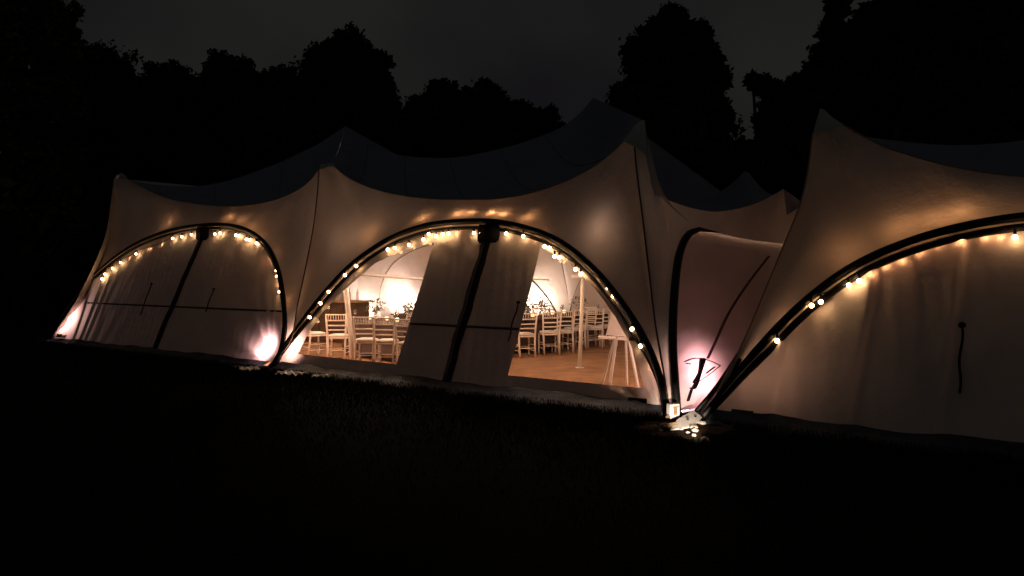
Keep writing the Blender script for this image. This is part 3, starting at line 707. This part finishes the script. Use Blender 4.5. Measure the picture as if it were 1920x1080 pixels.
for x, y, tr, lb in [(590, 668, -62, 'limewashed chair turned side on at the left end of the left window'),
                     (635, 674, -12, 'limewashed chair left of the slanting white pole, back to the viewer'),
                     (688, 685, -14, 'limewashed chair just right of the slanting white pole, back to the viewer'),
                     (726, 688, -16, 'limewashed chair nearest the right edge of the left window, back to the viewer'),
                     (768, 694, -16, 'limewashed chair cut off by the right edge of the left window')]:
    chair(x, y, face(x, y, tr), lb)
for x, y, tr, lb in [(982, 670, 20, 'chair at the left edge of the right window'),
                     (1030, 665, 14, 'second chair from the left in the right window, back to the viewer'),
                     (1055, 661, 18, 'third chair from the left in the right window'),
                     (1076, 655, 35, 'chair just left of the upright white pole in the right window'),
                     (1113, 652, 10, 'chair just right of the upright white pole in the right window'),
                     (1008, 655, 160, 'chair turned round behind the second chair of the right window'),
                     (1096, 649, 150, 'chair turned round behind the upright white pole'),
                     (1137, 648, 25, 'chair between the upright pole and the easel')]:
    chair(x, y, face(x, y, tr), lb)

# ------------------------------------------------------------------ tables
def table(p, rz, L, Wd, label, cloth=False):
    t = thing('banquet_table', label, 'table', tuple(p), rz, 'long wooden banquet tables')
    n = 5
    for k in range(n):
        bm = bmesh.new(); box(bm, (0, -Wd / 2 + Wd * (k + .5) / n, .745), (L, Wd / n - .008, .035)); bmo('plank', bm, M['table'], t)
    bm = bmesh.new(); box(bm, (0, 0, .69), (L - .2, Wd - .16, .07)); bmo('apron', bm, M['table'], t)
    for sx in (-1, 1):
        for sy in (-1, 1):
            bm = bmesh.new(); box(bm, (sx * (L / 2 - .15), sy * (Wd / 2 - .12), .345), (.07, .07, .66)); bmo('leg', bm, M['table'], t)
    bm = bmesh.new(); box(bm, (0, 0, .766), (L - .1, .34, .005))
    for sx in (-1, 1): box(bm, (sx * (L / 2 + .004), 0, .62), (.006, .34, .29))
    bmo('table_runner', bm, M['cloth'], t)
    bm = bmesh.new(); n = 60; ring = []
    for k in range(n):
        u = k / n * 4; i = int(u); f = u - i; hx, hy = L / 2 - .05, Wd / 2 - .05
        x, y = [(-hx + 2 * hx * f, -hy), (hx, -hy + 2 * hy * f), (hx - 2 * hx * f, hy), (-hx, hy - 2 * hy * f)][i]; q = 1 + .012 * math.sin(k * 1.9)
        ring.append((bm.verts.new((x, y, .72)), bm.verts.new((x * q, y * q, .12))))
    for k in range(n): a, b = ring[k], ring[(k + 1) % n]; bm.faces.new((a[0], a[1], b[1], b[0]))
    bmo('cloth_skirt', bm, M['cloth'], t, True)
    return t
def glass_mesh():
    bm = bmesh.new(); lathe(bm, [(0, .003), (.035, .003), (.033, .008), (.005, .014), (.004, .09), (.02, .105), (.037, .14), (.036, .17), (.029, .205)], 12)
    me = bpy.data.meshes.new('wine_glass'); bm.to_mesh(me); bm.free(); me.materials.append(M['glass']); me.polygons.foreach_set('use_smooth', [True] * len(me.polygons)); return me
GL = glass_mesh()
def candle_mesh():
    bm = bmesh.new(); lathe(bm, [(0, 0), (.03, 0), (.034, .02), (.036, .07), (.034, .07), (.03, .02)], 10); me = bpy.data.meshes.new('tealight'); bm.to_mesh(me); bm.free(); me.materials.append(M['candle']); return me
TL = candle_mesh()
def centre(p, label, h=.34, seed=0, flowers=True):
    t = thing('table_centrepiece', label, 'centrepiece', tuple(p), 0); rg = random.Random(seed)
    bm = bmesh.new(); lathe(bm, [(0, 0), (.05, 0), (.06, .05), (.045, .12), (.05, .16), (.04, .16)], 12); bmo('vase', bm, M['glass'], t, True)
    vs, fs, pv, pf = [], [], [], []
    for i in range(120):
        a = rg.uniform(0, 6.28); el = rg.uniform(.1, 1.5); r = rg.uniform(.06, h * .75)
        c = Vector((math.cos(a) * math.cos(el) * r, math.sin(a) * math.cos(el) * r, .16 + math.sin(el) * r)); d = Vector((rg.gauss(0, 1), rg.gauss(0, 1), rg.gauss(0, 1))).normalized()
        e = d.orthogonal().normalized(); s = rg.uniform(.02, .045); V, Q = (pv, pf) if (flowers and i % 5 == 0) else (vs, fs); k = len(V)
        V += [c - d * s, c + e * s * .5, c + d * s, c - e * s * .5]; Q.append((k, k + 1, k + 2, k + 3))
    pydata('leaves', vs, fs, M['leaf'], t, False); pydata('flowers', pv, pf, M['petal'], t, False)
ORD = ['first', 'second', 'third', 'fourth', 'fifth', 'sixth', 'seventh', 'eighth', 'ninth']
def table_set(tp, rz, L, Wd, name, short, glasses, ncent, seed):
    t = table(tp, rz, L, Wd, name); rg = random.Random(seed); c, s = math.cos(rz), math.sin(rz)
    def at(x, y): return Vector((tp[0] + x * c - y * s, tp[1] + x * s + y * c, .770))
    for k in range(glasses):
        x = -L / 2 + .3 + (L - .6) * (k // 2) / max(1, glasses // 2 - 1); y = (-1 if k % 2 else 1) * (Wd / 2 - .2)
        o = link('wine_glass', GL); o.location = at(x + rg.uniform(-.06, .06), y)
        tag(o, '%s wine glass from the left along the %s edge of the %s table' % (ORD[k // 2], 'near' if k % 2 else 'far', short), 'glass', 'wine glasses on the ' + short + ' table')
    for k in range(ncent):
        x = -L / 2 + L * (k + .5) / ncent; pl = ['left', 'middle', 'right'][k] if ncent == 3 else ['left', 'right'][k]
        centre(at(x, rg.uniform(-.05, .05)), 'leafy centrepiece with pale flowers at the %s of the %s table' % (pl, short), .38, seed * 10 + k)
    for k in range(ncent * 2):
        o = link('tealight', TL); o.location = at(-L / 2 + L * (k + .9) / (ncent * 2 + .8), rg.uniform(-.12, .12)); tag(o, '%s small glowing candle from the left on the %s table' % (ORD[k], short), 'candle', 'candles on the %s table' % short)
    return at
c_, d_ = G(635, 674), G(768, 694); ax = (d_ - c_).normalized(); nrm = Vector((-ax.y, ax.x, 0))
rz1 = math.atan2(ax.y, ax.x); tc1 = (c_ + d_) / 2 + nrm * .85
table_set(tuple(tc1), rz1, 3.6, .95, 'long dark table behind the left window chairs', 'front left window', 10, 3, 3)
def side_row(base, axx, nn, n, step, label, dist, ang, start=0, grp=None):
    for k in range(n):
        q = base + axx * (start + step * k + random.Random(k * 3 + n).uniform(-.08, .08)) + nn * (dist + random.Random(k * 5 + n).uniform(-.08, .10))
        chair(0, 0, ang + R(random.Random(k * 7 + n).uniform(-9, 9)), label % ['first', 'second', 'third', 'fourth', 'fifth', 'sixth'][k], p=q)
side_row(tc1, ax, nrm, 4, .75, '%s chair from the left, far side of the nearest table in the left window', .75, rz1 + math.pi, -1.15)
tc2 = tc1 + nrm * 3.1 - ax * 1.2
table_set(tuple(tc2), rz1, 4.2, .95, 'second long table further back in the left window', 'rear left window', 12, 3, 5)
side_row(tc2, ax, nrm, 5, .8, '%s chair from the left on the near side of the further left table', -.8, rz1, -1.6)
e_, f_ = G(982, 670), G(1137, 648); ax2 = (f_ - e_).normalized(); nr2 = Vector((-ax2.y, ax2.x, 0)); rz2 = math.atan2(ax2.y, ax2.x)
tc3 = (e_ + f_) / 2 + nr2 * .9 + ax2 * .3
table_set(tuple(tc3), rz2, 4.6, .95, 'long table behind the right window chairs', 'front right window', 12, 3, 8)
side_row(tc3, ax2, nr2, 5, .85, '%s chair from the left on the far side of the right window table', .8, rz2 + math.pi, -1.7)
tc4 = tc3 + nr2 * 2.9 + ax2 * .6
table_set(tuple(tc4), rz2, 4.6, .95, 'rearmost long table in the right window', 'rear right window', 10, 2, 9)
side_row(tc4, ax2, nr2, 5, .85, '%s chair from the left on the near side of the rearmost right table', -.8, rz2, -1.7)
# bar counter at the left end
bp = G(612, 640); t = thing('bar_counter', 'dark wooden bar counter at the far left end, seen through the left window', 'bar', tuple(bp), rz1 + .3)
bm = bmesh.new(); box(bm, (0, 0, .52), (2.4, .5, 1.0)); bmo('cabinet', bm, M['table'], t)
bm = bmesh.new(); box(bm, (0, 0, 1.045), (2.55, .64, .045)); bmo('worktop', bm, M['timber'], t)
for k in range(6):
    bm = bmesh.new(); box(bm, (-1 + .4 * k, -.262, .52), (.36, .02, .9)); bmo('front_board', bm, M['table'], t)
bt = bmesh.new(); lathe(bt, [(0, 0), (.037, 0), (.038, .18), (.014, .24), (.013, .30), (0, .30)], 10); bme = bpy.data.meshes.new('bottle'); bt.to_mesh(bme); bt.free(); bme.materials.append(M['glass'])
for k in range(9):
    o = link('bottle', bme); x = -1.05 + .26 * k; a = rz1 + .3; o.location = bp + Vector((x * math.cos(a), x * math.sin(a), 1.069)); tag(o, '%s bottle from the left in the row on the bar counter' % ORD[k], 'bottle', 'bottles on the bar counter')

# ------------------------------------------------------------------ easel with board
eb = G(1158, 742)
t = thing('easel', 'white wooden easel standing inside the right window beside the arch foot', 'easel', tuple(eb))
def rel(px, py, dy=0):
    y = eb.y + dy; return Vector(((px - 960) / F * y, y, EYE + (HY - py) / F * y)) - eb
for nm, a, b, dy0, dy1, r in [('leg', (1124, 738), (1168, 572), -.05, 0, .020), ('leg', (1140, 742), (1162, 592), -.12, -.04, .026), ('leg', (1176, 738), (1172, 572), .25, 0, .018), ('leg', (1200, 742), (1172, 600), -.1, -.02, .022)]:
    p0 = rel(*a, dy0); p0.z = 0.006
    bm = bmesh.new(); tube(bm, [p0, rel(*b, dy1)], r, 4); bmo(nm, bm, M['white_pole'], t)
bm = bmesh.new(); a, b = rel(1122, 632, -.06), rel(1186, 636, -.06); tube(bm, [a, b], .022, 4); bmo('tray', bm, M['white_pole'], t)
bm = bmesh.new(); tube(bm, [rel(1136, 632, -.05), rel(1150, 575, -.01)], .012, 4); tube(bm, [rel(1180, 640, .1), rel(1178, 600, .1)], .01, 4); bmo('upright', bm, M['white_pole'], t)
q = [rel(1137, 628, -.10), rel(1176, 632, -.10), rel(1186, 588, -.03), rel(1150, 578, -.03)]; q = [v + eb for v in q]
vs = q + [v + Vector((0, .02, 0)) for v in q]
o = pydata('seating_board', vs, [(0, 1, 2, 3), (7, 6, 5, 4), (0, 4, 5, 1), (1, 5, 6, 2), (2, 6, 7, 3), (3, 7, 4, 0)], M['paper'], None, False)
tag(o, 'tilted white board resting on the easel in the right window', 'board')

# ------------------------------------------------------------------ anchor debris at the middle foot
gp = lambda x, y, z=0: G(x, y) + Vector((0, 0, z))
bp = gp(1285, 793)
t = thing('anchor_plate', 'brightly lit pale metal anchor plate where the arches meet', 'anchor plate', tuple(bp), worldparts=True)
def Gz(x, y, z): t = (z - EYE) / ((HY - y) / F); return Vector(((x - 960) / F * t, t, z))
cz = [(1256, 806, .015), (1300, 799, .02), (1316, 782, .05), (1300, 769, .09), (1270, 786, .05)]
vs = [Gz(*c) for c in cz] + [Gz(*c) - Vector((0, -.004, .012)) for c in cz]
pydata('plate', vs, [(0, 1, 2, 3, 4)] + [(i, (i + 1) % 5, 5 + (i + 1) % 5, 5 + i) for i in range(5)], M['metal'], t, False)
for x, y in ((1290, 786), (1304, 782)):
    bm = bmesh.new(); lathe(bm, [(0, .02), (.014, .02), (.014, -.02)], 6, Gz(x, y, .055) - bp); bmo('bolt', bm, M['black'], t)
bx = gp(1262, 786)
t = thing('weight_box', 'small upright white box with a brown mark beside the arch foot', 'box', tuple(bx), .35)
bm = bmesh.new(); box(bm, (0, 0, .095), (.13, .08, .17)); bmesh.ops.bevel(bm, geom=bm.edges[:], offset=.006, segments=1, affect='EDGES'); bmo('body', bm, M['paper'], t)
bm = bmesh.new(); box(bm, (.005, -.0425, .10), (.05, .003, .09)); box(bm, (.02, -.0425, .15), (.09, .003, .015)); bmo('printed_mark', bm, M['timber'], t)
def stone(px, py, r, sx, label, seed):
    rg = random.Random(seed); bm = bmesh.new(); bmesh.ops.create_icosphere(bm, subdivisions=3, radius=1)
    ph = [rg.uniform(0, 6) for _ in range(6)]
    for v in bm.verts:
        c = v.co; v.co *= 1 + .12 * math.sin(c.x * 3 + ph[0]) + .1 * math.sin(c.y * 4 + ph[1]) + .08 * math.sin(c.z * 5 + c.x * 4 + ph[2])
    bmesh.ops.transform(bm, matrix=Matrix.Rotation(rg.uniform(0, 3), 4, 'Z') @ Matrix.Diagonal((r * sx * .85, r * .8, r * .42, 1)), verts=bm.verts)
    zmin = min(v.co.z for v in bm.verts)
    for v in bm.verts: v.co.z -= zmin + .004
    o = bmo('stone', bm, M['stone'], None, True); o.location = G(px, py); tag(o, label, 'stone', 'pale stones round the arch foot')
for i, (x, y, r, sx, lb) in enumerate([(1247, 800, .05, 1.5, 'flat pale stone left of the anchor plate'), (1229, 801, .032, 1, 'small round stone furthest left of the foot'),
        (1262, 802, .035, 1.2, 'small white stone just below the left of the plate'), (1300, 803, .06, 1.6, 'large flat white stone on the right of the plate'),
        (1304, 810, .045, 1.1, 'white stone right of the plate, second lowest'), (1301, 818, .035, .9, 'lowest white stone in front of the plate'), (1315, 796, .045, 1.3, 'oval stone tucked against the right arch tube'),
        (1276, 806, .03, 1.3, 'thin pale stone in front of the middle of the plate'), (1290, 812, .025, 1.3, 'little stone in the earth below the plate'), (1240, 808, .022, 1.2, 'tiny stone left of the timber offcut')]):
    stone(x, y, r, sx, lb, i + 3)
for (x0, y0, x1, y1, h, lb) in [(1241, 806, 1268, 801, .03, 'thin timber offcut lying lowest in front of the plate'), (1252, 788, 1275, 778, .035, 'timber batten lying behind the plate towards the box')]:
    a, b = G(x0, y0), G(x1, y1); bm = bmesh.new(); tube(bm, [Vector((0, 0, h)), b - a + Vector((0, 0, h))], .028, 4); o = bmo('timber_offcut', bm, M['timber'], None); o.location = a; tag(o, lb, 'timber')
def sheet(px, py, w_, d, label, seed, rz=0):
    rg = random.Random(seed); vs, fs, n = [], [], 9
    for j in range(n):
        for i in range(n): vs.append(((i / 8 - .5) * w_ + rg.uniform(-.01, .01), (j / 8 - .5) * d, .02 + abs(.05 * math.sin(i * 1.3 + j * .8 + seed)) + rg.uniform(0, .02)))
    for j in range(n - 1):
        for i in range(n - 1): a = j * n + i; fs.append((a, a + 1, a + n + 1, a + n))
    o = pydata('plastic_sheet', vs, fs, M['sheet'], None, False); o.location = G(px, py); o.rotation_euler = (0, 0, rz); tag(o, label, 'plastic sheet', 'crumpled plastic scraps')
M['sheet'] = mat('pale_plastic_sheet', (.55, .52, .50), .3, bump=.5, bscale=20)
sheet(468, 697, .32, .4, 'crumpled plastic scrap just left of the foot between the arches', 1, .4); sheet(545, 706, .5, .3, 'crumpled plastic scrap just right of the foot between the arches', 2, -.5)
sheet(603, 711, .30, .22, 'small crumpled plastic scrap in the grass under the left window', 3, .2)
# added lamp, put in only to brighten the foot debris
lp = G(1322, 862)
t = thing('added_spotlight', 'small black spotlight added in the dark grass to light the stones', 'lamp', tuple(lp), 0)
ax_ = (G(1286, 795) + UPV * .05 - lp - UPV * .16); qq = ax_.to_track_quat('Z', 'Y').to_matrix()
bm = bmesh.new(); lathe(bm, [(0, -.05), (.03, -.05), (.04, 0), (.045, .05), (.04, .05), (.03, .02)], 12); bmesh.ops.transform(bm, matrix=Matrix.Translation((0, 0, .16)) @ qq.to_4x4(), verts=bm.verts); bmo('housing', bm, M['lamp_body'], t, True)
bm = bmesh.new(); tube(bm, [(0, 0, 0), (0, 0, .12)], .008, 6); bmo('spike', bm, M['lamp_body'], t)
d = bpy.data.lights.new('lamp_light', 'SPOT'); d.energy = 400; d.shadow_soft_size = .015; d.color = (1, .80, .62); d.spot_size = R(21); d.spot_blend = 1
l = bpy.data.objects.new('lamp_light', d); C.objects.link(l); l.parent = t; l.location = Vector((0, 0, .16)) + ax_.normalized() * .06
l.rotation_euler = ax_.to_track_quat('-Z', 'Y').to_euler()

c0 = G(1284, 806); vs = [c0 + UPV * .006]; n = 36
for k in range(n): a = 2 * math.pi * k / n; r = .36 + .10 * math.sin(a * 3 + 1) + .07 * math.sin(a * 7); vs.append(c0 + Vector((math.cos(a) * r * 1.3, math.sin(a) * r, .004)))
g = pydata('bare_soil', vs, [(0, 1 + k, 1 + (k + 1) % n) for k in range(n)], M['soil']); g['kind'] = 'structure'
# ------------------------------------------------------------------ grass
def grass(n, seed):
    rg = np.random.default_rng(seed); s = rg.uniform(-10.5, 15.5, n); b = -.15 - rg.exponential(1.0, n)
    near = rg.random(n) < .012; s = np.where(near, 8.1 + rg.normal(0, .7, n), s); b = np.where(near, -.1 - np.abs(rg.normal(0, .55, n)), b)
    base = np.array(O)[None] + s[:, None] * np.array(E1) + b[:, None] * np.array(NB)
    ok = np.hypot(base[:, 0] - c0.x, base[:, 1] - c0.y) > .55; base = base[ok]; n = len(base)
    h = rg.uniform(.03, .085, n); an = rg.uniform(0, 6.283, n); wd = rg.uniform(.003, .006, n); ln = rg.normal(0, .025, (n, 2))
    v = np.zeros((n, 3, 3)); v[:, 0] = base; v[:, 1] = base; v[:, 2] = base
    v[:, 0, 0] += np.cos(an) * wd; v[:, 0, 1] += np.sin(an) * wd; v[:, 1, 0] -= np.cos(an) * wd; v[:, 1, 1] -= np.sin(an) * wd
    v[:, 2, :2] += ln; v[:, 2, 2] = h
    me = bpy.data.meshes.new('grass'); me.vertices.add(3 * n); me.vertices.foreach_set('co', v.reshape(-1)); me.loops.add(3 * n); me.loops.foreach_set('vertex_index', np.arange(3 * n)); me.polygons.add(n)
    me.polygons.foreach_set('loop_start', np.arange(0, 3 * n, 3)); me.polygons.foreach_set('loop_total', np.full(n, 3)); me.update()
    o = link('grass', me, None, M['grass']); o['kind'] = 'stuff'; o['label'] = 'dark short grass in front of the marquee'; return o
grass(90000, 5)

# ------------------------------------------------------------------ trees
def leaf_mesh(name, pts, size, m, parent, rg):
    n = len(pts); d = rg.normal(size=(n, 3)); d /= np.linalg.norm(d, axis=1)[:, None]
    e = np.cross(d, rg.normal(size=(n, 3))); e /= np.linalg.norm(e, axis=1)[:, None]
    s = (size * rg.uniform(.6, 1.3, n))[:, None]; v = np.stack([pts - d * s, pts + e * s * .55, pts + d * s, pts - e * s * .55], 1)
    me = bpy.data.meshes.new(name); me.vertices.add(4 * n); me.vertices.foreach_set('co', v.reshape(-1)); me.loops.add(4 * n); me.loops.foreach_set('vertex_index', np.arange(4 * n)); me.polygons.add(n)
    me.polygons.foreach_set('loop_start', np.arange(0, 4 * n, 4)); me.polygons.foreach_set('loop_total', np.full(n, 4)); me.update()
    return link(name, me, parent, m)
def tree(trunk_px, Y, blobs, label, seed, m='foliage', dens=1.0, leaf=.125):
    rg = np.random.default_rng(seed); bx = (trunk_px - 960) / F * Y; t = thing('tree', label, 'tree', (bx, Y, 0), 0, 'trees behind the marquees')
    P3, S3 = [], []; cen = []
    for (x, y, r) in blobs:
        rad = r / F * Y; c = np.array([(x - 960) / F * Y - bx, rg.uniform(-1, 1) * rad * .5, EYE + (HY - y) / F * Y]); cen.append((c, rad))
        nin = int(420 * dens * (r / 60) ** 1.0); q = rg.normal(size=(nin, 3)); q /= np.linalg.norm(q, axis=1)[:, None]
        P3.append(c + q * (rg.random(nin) ** .4)[:, None] * rad * .82); S3.append(np.full(nin, max(.40, rad * .16)))
        k = int(46 * (r / 60) ** .9) + 8; q = rg.normal(size=(k, 3)); q /= np.linalg.norm(q, axis=1)[:, None]
        cc = c + q * rg.uniform(.70, 1.10, k)[:, None] * rad
        cr = rg.uniform(.07, .22, k) * rad + .10
        for ci, ri in zip(cc, cr):
            m_ = int((40 + 60 * ri / .5) * dens); qq = rg.normal(size=(m_, 3)) * ri * .46; P3.append(ci + qq); S3.append(np.full(m_, leaf))
    P3 = np.concatenate(P3); S3 = np.concatenate(S3); keep = P3[:, 2] > .2
    leaf_mesh('crown', P3[keep], S3[keep], M[m], t, rg)
    lowest = min(cen, key=lambda q: q[0][2]); topb = max(cen, key=lambda q: q[0][2]); bm = bmesh.new()
    tube(bm, [(0, 0, 0), (.1, 0, 1.5), tuple(topb[0] * np.array([.5, .5, .55])), tuple(topb[0])], [.32, .25, .16, .05], 8); bmo('trunk', bm, M['bark'], t, True)
    for c, rad in cen:
        if c is topb[0]: continue
        bm = bmesh.new(); st_ = np.array([.1, 0, max(1.2, c[2] * .45)]); tube(bm, [tuple(st_), tuple((st_ + c) / 2 + np.array([0, 0, .2])), tuple(c)], [.12, .08, .03], 6); bmo('limb', bm, M['bark'], t, True)
tree(175, 36, [(150, 150, 75), (200, 160, 62), (130, 230, 90), (215, 250, 75), (160, 330, 100), (110, 420, 100), (200, 440, 90)], 'broad round-topped dark tree second from the left edge', 1)
tree(40, 30, [(25, 60, 70), (80, 40, 60), (110, 100, 45), (20, 160, 75), (80, 180, 60), (30, 290, 90), (40, 410, 100)], 'tall pale-leaved drooping tree at the left edge', 2, 'foliage_pale', .55, .14)
tree(330, 40, [(320, 165, 42), (350, 180, 40), (290, 205, 42), (330, 240, 70), (280, 300, 75), (350, 340, 80), (300, 420, 90)], 'low dark tree just right of the broad round-topped one', 3)
tree(435, 42, [(410, 135, 38), (445, 150, 38), (480, 170, 38), (400, 190, 48), (460, 220, 70), (400, 290, 80), (480, 320, 80), (440, 420, 90)], 'dark tree with a small knob on top, left of the tallest central tree', 4)
tree(540, 44, [(520, 155, 36), (545, 180, 35), (500, 190, 30), (530, 250, 70), (520, 340, 80), (540, 430, 90)], 'small dark tree filling the dip left of the tallest central tree', 5)
tree(655, 36, [(655, 100, 42), (610, 118, 36), (695, 125, 38), (640, 160, 75), (700, 180, 50), (585, 175, 38), (610, 240, 75), (710, 235, 45), (670, 300, 90), (600, 350, 90), (700, 390, 90)], 'tallest domed tree in the left half, behind the left roof peak', 6)
tree(830, 42, [(828, 178, 30), (850, 205, 45), (800, 215, 40), (770, 225, 25), (810, 270, 70), (780, 340, 80), (860, 340, 80)], 'first knobbly dark tree right of the tallest domed one', 7)
tree(905, 43, [(912, 178, 28), (885, 190, 26), (925, 210, 32), (900, 250, 55), (940, 265, 40), (910, 330, 80)], 'second knobbly dark tree behind the middle of the roof', 8)
tree(1005, 44, [(972, 212, 24), (990, 225, 25), (1020, 232, 26), (1042, 248, 20), (960, 260, 40), (1010, 280, 50), (1000, 350, 80), (1060, 330, 60)], 'low ragged dark tree left of the highest roof peak', 9)
tree(1260, 33, [(1262, 32, 22), (1250, 65, 38), (1300, 72, 36), (1205, 95, 36), (1285, 110, 55), (1230, 130, 55), (1320, 130, 42), (1185, 190, 42), (1240, 190, 65), (1310, 195, 50), (1345, 150, 24), (1350, 215, 22), (1170, 215, 30), (1200, 250, 65), (1300, 260, 68), (1340, 290, 40), (1250, 330, 90), (1330, 350, 70)], 'tall craggy dark tree rising right of the highest roof peak', 10)
tree(1440, 37, [(1425, 160, 18), (1450, 172, 22), (1490, 165, 24), (1460, 200, 32), (1430, 225, 18), (1410, 150, 10), (1470, 240, 45), (1440, 270, 30), (1390, 290, 28), (1380, 330, 45), (1440, 330, 60), (1500, 310, 70)], 'small open-branched tree in the gap between the two tents', 11, dens=.5)
tree(1640, 31, [(1570, 14, 20), (1560, 60, 24), (1545, 105, 24), (1590, 85, 38), (1640, 40, 38), (1620, 110, 60), (1550, 150, 45), (1520, 190, 42), (1600, 190, 75), (1690, 110, 80), (1680, 220, 90), (1570, 270, 80), (1680, 330, 100)], 'leaning dark tree behind the mast of the nearer marquee', 12, dens=.5)
tree(1800, 28, [(1700, 10, 50), (1770, 50, 90), (1860, 30, 90), (1800, 150, 110), (1900, 150, 110), (1760, 270, 110), (1880, 290, 120), (1960, 60, 100), (1820, -60, 100), (1930, -60, 110)], 'huge dark tree filling the top right corner', 13, dens=1.2)
# a dense thicket behind everything
rg = np.random.default_rng(77); n = 60000; xx = rg.uniform(-55, 62, n); hh = 5.2 + 1.2 * np.sin(xx * .35) + .8 * np.sin(xx * .9 + 2)
hh = hh + np.where(xx > 14, 3.0, 0) * 1.0; zz = rg.random(n) ** .8 * hh; pts = np.stack([xx, 49 + rg.normal(0, 1.5, n), zz], 1)
o = leaf_mesh('hedge_thicket', pts, np.full(n, .42), M['foliage'], None, rg); o['kind'] = 'stuff'; o['label'] = 'dark mass of undergrowth behind the trees'

for ob in list(bpy.data.objects):
    if '_o' in ob: del ob['_o']
